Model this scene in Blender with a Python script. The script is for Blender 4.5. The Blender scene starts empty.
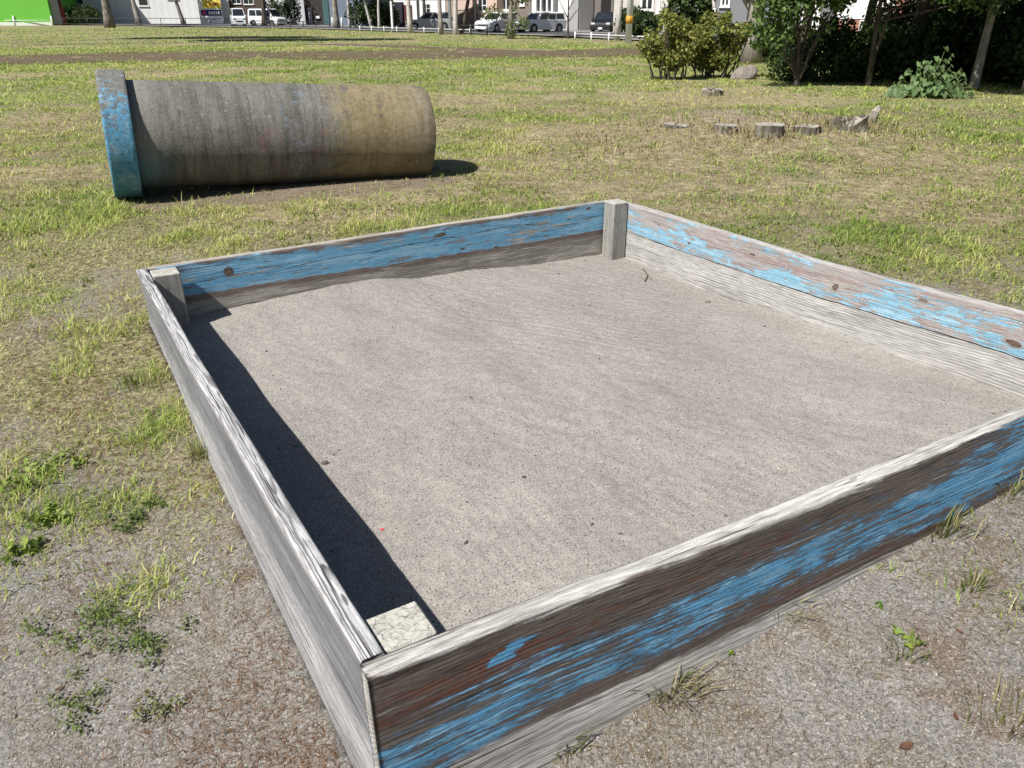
import bpy, math, random
import numpy as np
from mathutils import Vector
R = math.radians
rng = np.random.default_rng(7)
random.seed(7)
scene = bpy.context.scene
COL = scene.collection

# ------------------------------------------------------------------ camera
CAM_H, FPX, HOR = 1.5, 774.0, 12.0
PITCH = math.atan((384 - HOR) / FPX)
cd = bpy.data.cameras.new('camera'); cam = bpy.data.objects.new('camera', cd); COL.objects.link(cam)
cam.location = (0, 0, CAM_H); cam.rotation_euler = (math.pi / 2 - PITCH, 0, 0)
cd.sensor_width = 36; cd.lens = 36 * FPX / 1024; cd.clip_start = .05; cd.clip_end = 2000
scene.camera = cam
FW = np.array([0, math.cos(PITCH), -math.sin(PITCH)]); UP = np.array([0, math.sin(PITCH), math.cos(PITCH)]); RT = np.array([1., 0, 0])
EYE = np.array([0, 0, CAM_H])
def ray(px, py): return FW + RT * (px - 512) / FPX - UP * (py - 384) / FPX

# ------------------------------------------------------------------ light
SUN_AZ, SUN_EL = R(44), R(50.5)          # direction the light travels (from +X), height
sd = bpy.data.lights.new('sun', 'SUN'); sun = bpy.data.objects.new('sun', sd); COL.objects.link(sun)
sd.energy = 5.0; sd.angle = R(.53); sd.color = (1, .965, .915)
dv = Vector((math.cos(SUN_AZ) * math.cos(SUN_EL), math.sin(SUN_AZ) * math.cos(SUN_EL), -math.sin(SUN_EL)))
sun.rotation_euler = dv.to_track_quat('-Z', 'Y').to_euler(); sun.location = (-10, -10, 20)
w = bpy.data.worlds.new('World'); scene.world = w; w.use_nodes = True
nt = w.node_tree; bg = nt.nodes['Background']; sky = nt.nodes.new('ShaderNodeTexSky')
sky.sky_type = 'NISHITA'; sky.sun_disc = False; sky.sun_elevation = SUN_EL
sky.sun_rotation = math.atan2(-dv.x, -dv.y); sky.altitude = 50
nt.links.new(sky.outputs[0], bg.inputs[0]); bg.inputs[1].default_value = .05
vs = scene.view_settings; vs.view_transform = 'Standard'; vs.look = 'None'; vs.gamma = 1; vs.exposure = .46; vs.use_curve_mapping = False
scene.cycles.max_bounces = 6; scene.cycles.diffuse_bounces = 3; scene.cycles.transparent_max_bounces = 4
scene.cycles.glossy_bounces = 2; scene.cycles.transmission_bounces = 3; scene.cycles.caustics_reflective = False; scene.cycles.caustics_refractive = False

# ------------------------------------------------------------------ numpy noise
def _h(ix, iy, s):
    n = (ix.astype(np.int64) * 374761393 + iy.astype(np.int64) * 668265263 + s * 1442695041) & 0x7fffffff
    n = ((n ^ (n >> 13)) * 1274126177) & 0x7fffffff
    return ((n ^ (n >> 16)) & 0xffff) / 65535.0
def vn(x, y, s=0):
    x = np.asarray(x, float); y = np.asarray(y, float)
    ix, iy = np.floor(x), np.floor(y); fx, fy = x - ix, y - iy
    fx = fx * fx * (3 - 2 * fx); fy = fy * fy * (3 - 2 * fy)
    a, b, c, d = _h(ix, iy, s), _h(ix + 1, iy, s), _h(ix, iy + 1, s), _h(ix + 1, iy + 1, s)
    return (a + (b - a) * fx) * (1 - fy) + (c + (d - c) * fx) * fy
def fbm(x, y, s=0, o=4):
    t, a, n = 0, .5, 0
    for i in range(o):
        t = t + a * vn(x * 2 ** i, y * 2 ** i, s + i * 17); n += a; a *= .5
    return t / n
def sst(a, b, x):
    t = np.clip((x - a) / (b - a), 0, 1); return t * t * (3 - 2 * t)

# ------------------------------------------------------------------ sandbox corners and ground height
RIM = .38
QA, QB, QC, QD = (np.array(p) for p in ((-.2679, 1.0592), (-1.8158, 3.5979), (.6969, 5.1079), (2.4221, 2.5767)))
QUAD = [QA, QD, QC, QB]                # counter-clockwise
def box_dist(x, y):                    # >0 inside the sandbox: distance to the nearest outer face
    d = np.full(np.shape(x), 1e9)
    for i in range(4):
        p, q = QUAD[i], QUAD[(i + 1) % 4]; e = (q - p) / np.linalg.norm(q - p)
        d = np.minimum(d, -(x - p[0]) * e[1] + (y - p[1]) * e[0])
    return d
def ground(x, y, hole=False):
    x = np.asarray(x, float); y = np.asarray(y, float)
    pl = .0664 * x + .1277 * y - .213
    k = .05; cap = .15
    g = -k * np.logaddexp(-np.clip(pl, -2, 3) / k, -cap / k)
    r = np.hypot(x, y)
    g = g - .15 * sst(14, 55, y)
    g = g + .05 * sst(6, 14, y) * (1 - sst(26, 42, y)) * (fbm(x * .25, y * .18, 3, 3) - .5) * 2
    g = g + .26 * np.exp(-((x - 3.0) / 1.9) ** 2 - ((y - 10.3) / 1.4) ** 2)       # low mound with buried logs
    g = g + (.018 * (fbm(x * 2.1, y * 2.1, 5, 4) - .5) + .03 * (fbm(x * .8, y * .8, 8, 2) - .5)) * (1 - sst(8, 20, r))
    if hole:
        g = np.where(box_dist(x, y) > .02, np.minimum(g, -.25), g)
    return g
def gz(x, y): return float(ground(np.array([x]), np.array([y]))[0])
_T = np.geomspace(.6, 400, 6000)
def at(px, py):                        # the spot of the ground a sight line meets first
    d = ray(px, py); P = EYE + _T[:, None] * d; below = P[:, 2] - ground(P[:, 0], P[:, 1])
    k = int(np.argmax(below < 0)); f = below[k - 1] / (below[k - 1] - below[k]); q = P[k - 1] + (P[k] - P[k - 1]) * f
    return np.array([q[0], q[1], gz(q[0], q[1])])
def at_dist(px, y):                    # the spot at a given depth y in a given direction
    z = 0.
    for _ in range(6):
        zc = y * math.cos(PITCH) + (CAM_H - z) * math.sin(PITCH); x = (px - 512) / FPX * zc; z = gz(x, y)
    return np.array([x, y, z])
def pxm(P):                            # pixels per metre at a point
    return FPX / float((np.array(P) - EYE) @ FW)

# ------------------------------------------------------------------ objects
def tag(o, label=None, cat=None, group=None, kind=None):
    if label: o['label'] = label
    if cat: o['category'] = cat
    if group: o['group'] = group
    if kind: o['kind'] = kind
    return o
def empty(name, loc, label, cat, group=None, rz=0):
    o = bpy.data.objects.new(name, None); COL.objects.link(o); o.empty_display_size = .2
    o.location = [float(v) for v in loc]; o.rotation_euler = (0, 0, rz); return tag(o, label, cat, group)
def link(name, me, mat=None, parent=None, smooth=False):
    o = bpy.data.objects.new(name, me); COL.objects.link(o)
    if mat is not None: me.materials.append(mat)
    if parent is not None: o.parent = parent
    if smooth: me.shade_smooth()
    return o
def np_mesh(name, V, F, attrs=None, smooth=False):
    """V (n,3); F (m,k) array of one face size, or a list of such arrays."""
    me = bpy.data.meshes.new(name)
    Fs = F if isinstance(F, list) else [F]
    V = np.ascontiguousarray(V, np.float32)
    me.vertices.add(len(V)); me.vertices.foreach_set('co', V.ravel())
    nl = sum(f.size for f in Fs); npoly = sum(len(f) for f in Fs)
    me.loops.add(nl); me.polygons.add(npoly)
    me.loops.foreach_set('vertex_index', np.concatenate([f.ravel() for f in Fs]).astype(np.int32))
    tot = np.concatenate([np.full(len(f), f.shape[1], np.int32) for f in Fs])
    st = np.concatenate([[0], np.cumsum(tot)[:-1]]).astype(np.int32)
    me.polygons.foreach_set('loop_start', st)
    try: me.polygons.foreach_set('loop_total', tot)
    except Exception: pass
    me.update(calc_edges=True)
    for k, (typ, arr) in (attrs or {}).items():
        a = me.attributes.new(k, typ, 'POINT')
        a.data.foreach_set({'FLOAT': 'value', 'FLOAT_VECTOR': 'vector', 'FLOAT_COLOR': 'color'}[typ], np.ascontiguousarray(arr, np.float32).ravel())
    if smooth: me.shade_smooth()
    return me

class MB:
    """Collects boxes, tubes and prisms into one mesh."""
    def __init__(s): s.v = []; s.f = []
    def add(s, v, f):
        n = len(s.v); s.v += [tuple(map(float, p)) for p in v]; s.f += [tuple(i + n for i in q) for q in f]; return s
    def box(s, c, size, rz=0, bev=0):
        x, y, z = size[0] / 2, size[1] / 2, size[2] / 2; co, si = math.cos(rz), math.sin(rz)
        b = min(bev, x * .9, y * .9, z * .9)
        if b <= 0:
            pts = [(i * x, j * y, k * z) for k in (-1, 1) for j in (-1, 1) for i in (-1, 1)]
            fs = [(0, 2, 3, 1), (4, 5, 7, 6), (0, 1, 5, 4), (2, 6, 7, 3), (0, 4, 6, 2), (1, 3, 7, 5)]
        else:
            pts = []; ring = lambda e, zz: [(i * (x - ex), j * (y - ey), zz) for i, j, ex, ey in
                  ((-1, -1, b, e), (1, -1, b, e), (1, -1, e, b), (1, 1, e, b), (1, 1, b, e), (-1, 1, b, e), (-1, 1, e, b), (-1, -1, e, b))]
            pts += [(i * (x - b), j * (y - b), -z) for i, j in ((-1, -1), (1, -1), (1, 1), (-1, 1))]
            r1 = [(-x + b, -y), (x - b, -y), (x, -y + b), (x, y - b), (x - b, y), (-x + b, y), (-x, y - b), (-x, -y + b)]
            pts += [(p[0], p[1], -z + b) for p in r1] + [(p[0], p[1], z - b) for p in r1]
            pts += [(i * (x - b), j * (y - b), z) for i, j in ((-1, -1), (1, -1), (1, 1), (-1, 1))]
            fs = [(3, 2, 1, 0), (20, 21, 22, 23)]
            for i in range(8): fs.append((4 + i, 4 + (i + 1) % 8, 12 + (i + 1) % 8, 12 + i))
            for lo, r in ((0, 4), (20, 12)):
                for k in range(4):
                    a, b2 = r + 2 * k, r + 2 * k + 1; c1, c2 = lo + k, lo + (k + 1) % 4; nx = r + (2 * k + 2) % 8
                    q = [(c1, c2, b2, a), (c2, nx, b2)]
                    fs += q if lo == 0 else [t[::-1] for t in q]
        s.add([(c[0] + p[0] * co - p[1] * si, c[1] + p[0] * si + p[1] * co, c[2] + p[2]) for p in pts], fs); return s
    def tube(s, pts, rad, n=8, cap=True, wob=0):
        pts = [Vector(p) for p in pts]; rad = rad if hasattr(rad, '__len__') else [rad] * len(pts)
        rings = []; up = Vector((0, 0, 1)); prev = None
        for i, p in enumerate(pts):
            t = (pts[min(i + 1, len(pts) - 1)] - pts[max(i - 1, 0)]).normalized()
            if prev is None:
                a = t.cross(Vector((0, 1, 0)) if abs(t.y) < .9 else Vector((1, 0, 0))).normalized()
            else:
                a = (prev - t * prev.dot(t)).normalized()
            prev = a; b = t.cross(a)
            rings.append([p + (a * math.cos(2 * math.pi * k / n) + b * math.sin(2 * math.pi * k / n)) * rad[i] * (1 + wob * (random.random() - .5)) for k in range(n)])
        v = [q for r in rings for q in r]; f = []
        for i in range(len(pts) - 1):
            for k in range(n):
                f.append((i * n + k, i * n + (k + 1) % n, (i + 1) * n + (k + 1) % n, (i + 1) * n + k))
        if cap: f += [tuple(range(n))[::-1], tuple((len(pts) - 1) * n + k for k in range(n))]
        return s.add(v, f)
    def prism(s, poly, o, ux, uz, ud, depth):
        """polygon (a,b) in plane o+a*ux+b*uz pushed along ud by depth."""
        o, ux, uz, ud = map(Vector, (o, ux, uz, ud)); n = len(poly)
        v = [o + ux * a + uz * b for a, b in poly]; v += [p + ud * depth for p in v]
        f = [tuple(range(n))[::-1], tuple(range(n, 2 * n))] + [(i, (i + 1) % n, n + (i + 1) % n, n + i) for i in range(n)]
        return s.add(v, f)
    def lathe(s, prof, n=48):
        """profile of (x, r) turned about the X axis, closed loop."""
        m = len(prof); v = []; f = []
        for x, r in prof: v += [(x, r * math.cos(2 * math.pi * k / n), r * math.sin(2 * math.pi * k / n)) for k in range(n)]
        for i in range(m):
            j = (i + 1) % m
            for k in range(n): f.append((i * n + k, j * n + k, j * n + (k + 1) % n, i * n + (k + 1) % n))
        return s.add(v, f)
    def mesh(s, name):
        me = bpy.data.meshes.new(name); me.from_pydata(s.v, [], s.f); me.update(); return me
    def build(s, name, mat, parent=None, smooth=False): return link(name, s.mesh(name), mat, parent, smooth)

# ------------------------------------------------------------------ shader helper
class V:
    def __init__(s, g, k): s.g = g; s.k = k
    def _b(s, op, o, rev=False): return s.g.m(op, o, s) if rev else s.g.m(op, s, o)
    def __add__(s, o): return s._b('ADD', o)
    __radd__ = __add__
    def __mul__(s, o): return s._b('MULTIPLY', o)
    __rmul__ = __mul__
    def __sub__(s, o): return s._b('SUBTRACT', o)
    def __rsub__(s, o): return s._b('SUBTRACT', o, True)
    def __truediv__(s, o): return s._b('DIVIDE', o)
class G:
    def __init__(s, name):
        s.mat = bpy.data.materials.new(name); s.mat.use_nodes = True; s.nt = s.mat.node_tree
        s.bsdf = s.nt.nodes['Principled BSDF']; s.bsdf.inputs['Roughness'].default_value = .9; s.bsdf.inputs['Specular IOR Level'].default_value = .2
    def n(s, t, **kw):
        x = s.nt.nodes.new(t)
        for k, v in kw.items(): setattr(x, k, v)
        return x
    def put(s, sock, v):
        if isinstance(v, V): s.nt.links.new(v.k, sock)
        elif hasattr(v, '__len__') and len(v) == 3 and sock.type == 'RGBA': sock.default_value = (*v, 1)
        else: sock.default_value = v
    def m(s, op, a, b=0., c=0.):
        x = s.n('ShaderNodeMath', operation=op); s.put(x.inputs[0], a); s.put(x.inputs[1], b); s.put(x.inputs[2], c); return V(s, x.outputs[0])
    def attr(s, name, out='Vector'): return V(s, s.n('ShaderNodeAttribute', attribute_name=name).outputs[out])
    def obj(s): return V(s, s.n('ShaderNodeTexCoord').outputs['Object'])
    def pos(s): return V(s, s.n('ShaderNodeNewGeometry').outputs['Position'])
    def xyz(s, v):
        x = s.n('ShaderNodeSeparateXYZ'); s.put(x.inputs[0], v); return [V(s, o) for o in x.outputs]
    def vec(s, a, b, c):
        x = s.n('ShaderNodeCombineXYZ'); [s.put(x.inputs[i], q) for i, q in enumerate((a, b, c))]; return V(s, x.outputs[0])
    def noise(s, v, scale=1., det=3., rough=.55, dist=0., col=False):
        x = s.n('ShaderNodeTexNoise'); s.put(x.inputs['Vector'], v); s.put(x.inputs['Scale'], scale)
        s.put(x.inputs['Detail'], det); s.put(x.inputs['Roughness'], rough); s.put(x.inputs['Distortion'], dist)
        return V(s, x.outputs['Color' if col else 'Fac'])
    def voro(s, v, scale, feat='F1', out='Distance', rnd=1.):
        x = s.n('ShaderNodeTexVoronoi', feature=feat); s.put(x.inputs['Vector'], v); s.put(x.inputs['Scale'], scale); s.put(x.inputs['Randomness'], rnd)
        return V(s, x.outputs[out])
    def ss(s, a, b, x):
        q = s.n('ShaderNodeMapRange', interpolation_type='SMOOTHSTEP'); s.put(q.inputs[0], x); s.put(q.inputs[1], a); s.put(q.inputs[2], b); return V(s, q.outputs[0])
    def mix(s, f, a, b):
        x = s.n('ShaderNodeMix', data_type='RGBA'); s.put(x.inputs[0], f); s.put(x.inputs[6], a); s.put(x.inputs[7], b); return V(s, x.outputs[2])
    def mulc(s, c, f):
        x = s.n('ShaderNodeMix', data_type='RGBA', blend_type='MULTIPLY'); x.inputs[0].default_value = 1
        s.put(x.inputs[6], c); s.put(x.inputs[7], s.vec(f, f, f)); return V(s, x.outputs[2])
    def bump(s, h, strength=.5, dist=.01):
        x = s.n('ShaderNodeBump'); s.put(x.inputs['Height'], h); x.inputs['Strength'].default_value = strength; x.inputs['Distance'].default_value = dist
        s.nt.links.new(x.outputs[0], s.bsdf.inputs['Normal'])
    def color(s, c): s.put(s.bsdf.inputs['Base Color'], c)
def clampv(g, v): return g.m('MINIMUM', g.m('MAXIMUM', v, 0.), 1.)
def flat(name, c, rough=.6, var=.12, scale=3., metal=0., spec=.3, bump=0.):
    g = G(name); p = g.obj(); n = g.noise(p, scale, 5, .6)
    g.color(g.mulc(c, n * (2 * var) + (1 - var))); g.bsdf.inputs['Roughness'].default_value = rough
    g.bsdf.inputs['Metallic'].default_value = metal; g.bsdf.inputs['Specular IOR Level'].default_value = spec
    if bump: g.bump(g.noise(p, scale * 8, 4), bump, .01)
    return g.mat
def leaf_mat(name, trans=.35, rough=.55, attr='lc'):
    g = G(name); c = g.attr(attr, 'Color'); g.color(c); g.bsdf.inputs['Roughness'].default_value = rough; g.bsdf.inputs['Specular IOR Level'].default_value = .35
    t = g.n('ShaderNodeBsdfTranslucent'); g.put(t.inputs[0], g.mulc(c, 1.3))
    x = g.n('ShaderNodeMixShader'); x.inputs[0].default_value = trans
    g.nt.links.new(g.bsdf.outputs[0], x.inputs[1]); g.nt.links.new(t.outputs[0], x.inputs[2])
    g.nt.links.new(x.outputs[0], g.nt.nodes['Material Output'].inputs[0]); return g.mat
LEAF = leaf_mat('foliage'); GRASS = leaf_mat('grass_blades', .4, .6)

# ------------------------------------------------------------------ weathered wood
TH = .048
def wood(name, bare, late_c, knots=(), freq=150., pith=(.024, .17), paint=None, seed=0., streak=.5, dark=0., relief=.5, lmin=.2, swirl=.075, kh=(.30, .27, .235)):
    """bare planks with growth rings, fibres, checks, knots and whatever is left of two coats of paint.
    pc = (along the plank, across it, distance below the rim)"""
    g = G(name); P = g.attr('pc'); x, y, t = g.xyz(P)
    tw = t + (g.noise(g.vec(x * .9 + seed, y * 3, t * 3 + seed), 1, 3, .45) - .5) * .026
    S = lambda a, b, c: g.vec(x * a + seed, y * b + seed * .37, tw * c + seed * .71)
    te = tw; knot = None
    for kx, kt, rad in knots:
        dx = x - kx; dt = t - kt
        d2 = dx * dx * (1 / (3.2 * rad) ** 2) + dt * dt * (1 / (1.7 * rad) ** 2)
        te = te - (te - kt) * g.m('POWER', 2.718, d2 * -1.) * .8
        jit = (g.noise(S(26, 26, 26), 1, 3) - .5) * 1.1 + (g.noise(S(9, 9, 9), 1, 2) - .5) * .8
        sh_ = .75 + .5 * ((kx * 7.31) % 1); d = g.m('SQRT', dx * dx * (1 / (rad * sh_) ** 2) + dt * dt * (1 / (rad * (1.55 - sh_)) ** 2) + dx * dt * ((((kx * 3.7) % 1) - .5) * 1.2 / rad ** 2)) + jit * 1.5
        knot = d if knot is None else g.m('MINIMUM', knot, d)
    n1 = g.noise(S(1.1, 3, 2.2), 1, 3) - .5; n2 = g.noise(g.vec(x * 1.1 + seed + 7, y * 5, t * 1.5), 1, 4, .45) - .5
    yy = y - pith[0] + n1 * .05; zz = pith[1] - te + n2 * swirl
    r = g.m('SQRT', yy * yy + zz * zz) * freq + (g.noise(S(6, 60, 60), 1, 2) - .5) * .5
    saw = g.m('FRACT', r)
    late = g.ss(.35, .85, saw) * (1 - g.ss(.88, 1., saw))
    fib = g.noise(S(16, 250, 250), 1, 4, .65); fib2 = g.noise(S(4, 75, 75), 1, 5, .62); spk = g.noise(S(260, 420, 420), 1, 2, .6)
    blotch = g.noise(S(2.5, 8, 8), 1, 4)
    chk = g.noise(S(2.6, 110, 170), 1, 3, .5); check = g.ss(.665, .71, chk)
    c = g.mix(late * (g.ss(.3, .65, g.noise(S(1.2, 7, 10), 1, 3)) * .8 + lmin), bare, late_c)
    c = g.mulc(c, (fib - .5) * 1.9 + (fib2 - .5) * 1.3 * streak + (spk - .5) * .7 + 1.)
    c = g.mulc(c, (blotch - .5) * .7 + 1.)
    if dark: c = g.mix(g.ss(.42, .66, g.noise(S(1.4, 10, 14), 1, 4)) * dark, c, (.13, .115, .10))
    lm = g.ss(.35, .65, g.noise(S(1.8, 9, 12), 1, 3)); h = late * lm * .35 + fib * .8 - check * 1.2
    if paint:
        face = 1 - g.ss(TH / 2 - .007, TH / 2 - .003, TH / 2 - g.m('ABSOLUTE', y - TH / 2)) if False else g.ss(TH / 2 - .006, TH / 2 - .003, g.m('ABSOLUTE', y - TH / 2))
        env = dict(g=g, x=x, y=y, t=t, S=S, fib=fib, fib2=fib2, late=late, blotch=blotch, knot=knot, check=check,
                   s1=g.noise(S(1.5, 14, 16), 1, 5, .62) - .5, s2=g.noise(S(5, 40, 60), 1, 5, .65) - .5, s3=g.noise(S(12, 30, 34), 1, 4, .6) - .5, s4=g.noise(S(5.5, 90, 110), 1, 5, .68) - .5, s5=g.noise(S(16, 160, 260), 1, 4, .7) - .5)
        for col, mask, th in paint(env):
            mk = clampv(g, mask) * face
            c = g.mix(mk, c, g.mulc(col, (g.noise(S(4, 30, 40), 1, 4) - .5) * .35 + (g.noise(S(90, 90, 90), 1, 3) - .5) * .55 + (fib - .5) * .5 + 1.))
            h = h + mk * th
    if knot is not None:
        ring = g.m('SINE', knot * 13. + g.noise(S(60, 60, 60), 1, 2) * 4.) * .5 + .5
        km = 1 - g.ss(.8, 1.05, knot); halo = (1 - g.ss(1.0, 1.9, knot + (g.noise(S(12, 30, 34), 1, 4, .6) - .5) * 3.))
        c = g.mix(halo * .7, c, kh); c = g.mix(km, c, g.mulc(g.mix(ring, (.085, .052, .04), (.19, .135, .11)), spk * 1.2 + .4)); c = g.mix(km * g.ss(.5, .7, blotch) * .7, c, (.30, .27, .24))
        c = g.mix(g.ss(.75, .9, knot) * (1 - g.ss(.95, 1.15, knot)) * .8, c, (.05, .035, .03))
    gl = g.noise(S(1.6, 60, 240), 1, 2, .4); gline = g.ss(.60, .625, gl) * (1 - g.ss(.65, .68, gl)) * g.ss(.42, .56, g.noise(S(3, 12, 14), 1, 2))
    c = g.mix(gline * .6, c, (.05, .042, .036)); h = h - gline * .8
    c = g.mix(check * .85, c, (.045, .038, .034))
    g.color(c); g.bsdf.inputs['Roughness'].default_value = .82; g.bsdf.inputs['Specular IOR Level'].default_value = .25
    g.bump(h, relief, .004); return g.mat

BLUE = (.08, .265, .48); PRIMER = (.135, .062, .045); GREYBROWN = (.092, .070, .055)
def paint_near(e):
    g, x, t, s1, s2, s3, s4, s5, fib = (e[k] for k in ('g', 'x', 't', 's1', 's2', 's3', 's4', 's5', 'fib'))
    top = g.ss(.0, .012, t + s1 * .05 + s3 * .03 + s4 * .035)             # worn pale edge below the rim
    low = 1 - g.ss(-.008, .010, t - .295 + x * .012 + s1 * .05 + s2 * .03 + s4 * .07 + s5 * .03)       # pale bare foot of the board
    body = top * low
    brown = body * g.ss(-.17, -.03, s4 * .8 + s2 * .4 + s1 * .3 + s5 * .4 + .08)
    dark = body * g.ss(.0, .08, s4 * .8 + s1 * .8 + s5 * .5 - .01)
    red = body * g.ss(-.01, .05, s4 * .6 + s1 * .5 + s2 * .4 + s5 * .3 + .03 - g.m('ABSOLUTE', t - .268 + x * .01) * 2.4)
    red2 = body * g.ss(.02, .1, s1 * .9 + s3 * .5 + s4 * .5 + s5 * .2 - g.m('ABSOLUTE', t - .075) * 1.0) * .85
    cen = .235 - g.ss(0., .5, x) * .035 - g.ss(.6, 1.3, x) * .045 - g.ss(1.4, 2.4, x) * .035
    wid = .074 + g.ss(1.2, 2.3, x) * .02
    dd = g.m('ABSOLUTE', t - cen) / wid
    bl = s4 * .75 + s2 * .45 + s1 * .75 + s3 * .3 + s5 * .55 + .034 + g.ss(1.25, 2.2, x) * .09 - dd * dd * .12
    blue = body * g.ss(-.006, .014, bl); thin = body * g.ss(-.11, .01, bl) * .45
    q = g.m('SQRT', (x - .29) * (x - .29) * 420. + (t - .068) * (t - .068) * 2100. - (x - .29) * (t - .068) * -900.)
    chip = body * (1 - g.ss(.75, .85, q + s3 * 4.5 + s4 * 2.5 + s5 * 1.5))
    return [(GREYBROWN, brown * .92, .1), ((.045, .038, .033), dark * .8, 0.), (PRIMER, g.m('MAXIMUM', red, red2), .15), ((.12, .19, .27), thin, .1),
            ((.10, .285, .47), g.m('MAXIMUM', blue, chip), .6), ((.24, .40, .52), blue * g.ss(.03, .1, s2 + s3 * .6) * .5, .1)]
def paint_back(e):
    g, x, t, s1, s2, s3, s4, s5 = (e[k] for k in ('g', 'x', 't', 's1', 's2', 's3', 's4', 's5'))
    kn = e['knot']
    top = g.ss(.0, .022, t - .008 + s1 * .14 + s3 * .06 + s4 * .07)
    lo = .165 + g.ss(.2, 2.4, x) * .015
    band = 1 - g.ss(-.004, .004, t - lo + s1 * .05 + s3 * .03 + s4 * .04)
    blue = top * band * g.ss(-.135, -.10, s2 * .5 + s1 * .75 + s3 * .45 + s4 * .75 + s5 * .4 - .01) * g.ss(1.25, 1.6, kn + s3 * 6. + s4 * 5. + s1 * 3.)
    prim = (1 - g.ss(-.01, .012, t - lo - .03 + s1 * .06 + s2 * .03 + s4 * .05)) * g.ss(-.2, -.05, s1 + s2 * .6 + s4 * .5)
    dirt = g.ss(.15, .22, t) * g.ss(-.05, .12, s1 + s2) * .6
    line = (1 - g.ss(.0008, .003, g.m('ABSOLUTE', t - .085 + s1 * .10 + s3 * .006 - .012 * g.m('SINE', x * 2.3)))) * g.ss(-.05, .05, s2 + s1 + .03)
    return [((.17, .15, .12), dirt, 0.), ((.105, .062, .05), prim * .7, .15), ((.15, .37, .55), blue, .6), ((.33, .50, .60), blue * g.ss(.01, .10, s1 + s2 * .5 + s3 * .4) * .55, .1), ((.03, .028, .028), line, -.8)]
def paint_right(e):
    g, x, t, s1, s2, s3, s4 = (e[k] for k in ('g', 'x', 't', 's1', 's2', 's3', 's4'))
    S = e['S']; kn = e['knot']
    lo = .175 + s1 * .03
    up = 1 - g.ss(-.004, .006, t - lo)
    big = g.noise(S(3.2, 11, 13), 1, 4, .6) - .5; frag = g.noise(S(16, 30, 60), 1, 4, .7) - .5
    wood_up = up * g.ss(-.2, .05, s4 + s2 * .6 + .1) * .85
    edge = g.ss(.055, .012, g.m('ABSOLUTE', t - .150 - s1 * .05)) * .085
    blue = up * g.ss(.0, .035, big * 1.15 + frag * .8 + s4 * .6 + e['s5'] * .3 + edge - .035 - g.ss(.05, .015, t) * .05) * g.ss(1.15, 1.7, kn + s3 * 2.)
    prim = up * g.ss(.02, .09, s1 * .8 + s2 * .6 + s3 * .5 + s4 * .4 - .01) * .65
    crack = (1 - g.ss(.0012, .0038, g.m('ABSOLUTE', t - lo - .004 + s3 * .008))) * g.ss(-.1, .02, s1 + .06)
    return [((.33, .295, .28), wood_up, .1), ((.25, .175, .16), prim, .2), ((.22, .41, .53), blue, .5), ((.38, .52, .58), blue * g.ss(.0, .08, s2 + s3) * .5, .1), ((.03, .026, .024), crack, -1.)]
def tone_left(e):
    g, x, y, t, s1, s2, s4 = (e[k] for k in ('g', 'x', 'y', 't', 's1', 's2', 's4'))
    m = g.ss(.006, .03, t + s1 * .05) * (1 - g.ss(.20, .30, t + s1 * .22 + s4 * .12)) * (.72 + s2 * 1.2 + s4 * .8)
    return [((.175, .178, .195), m, -.1)]  # blue grey tone, strongest over the upper part of the board
BARE = (.43, .415, .385); LATE = (.27, .25, .23)
M_near = wood('weathered_board_brown_blue', (.50, .485, .455), (.27, .25, .225), freq=105, pith=(-.25, .5), lmin=.1, paint=paint_near, seed=3.1, relief=.9, streak=1.0, dark=.35)
M_back = wood('weathered_board_blue', (.42, .395, .35), (.25, .225, .19), [(.42, .068, .019), (1.62, .05, .02), (1.75, .155, .011), (1.98, .178, .009), (2.66, .028, .014)], freq=85, pith=(-.2, .7), lmin=.0, paint=paint_back, seed=11.3, kh=(.095, .062, .05), dark=.5)
M_right = wood('weathered_board_pale_blue', (.43, .42, .40), (.27, .255, .235), [(.93, .052, .017), (1.37, .105, .022), (.52, .13, .025), (2.36, .12, .011), (1.9, .07, .02), (2.62, .07, .009)], freq=90, pith=(-.2, .62), lmin=.35, paint=paint_right, seed=23.7, relief=.7)
M_left = wood('weathered_board_bare', (.46, .455, .455), (.13, .125, .125), freq=300, pith=(.034, .045), paint=tone_left, seed=41.9, streak=.9, relief=.9, lmin=.5, swirl=.034)

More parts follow.
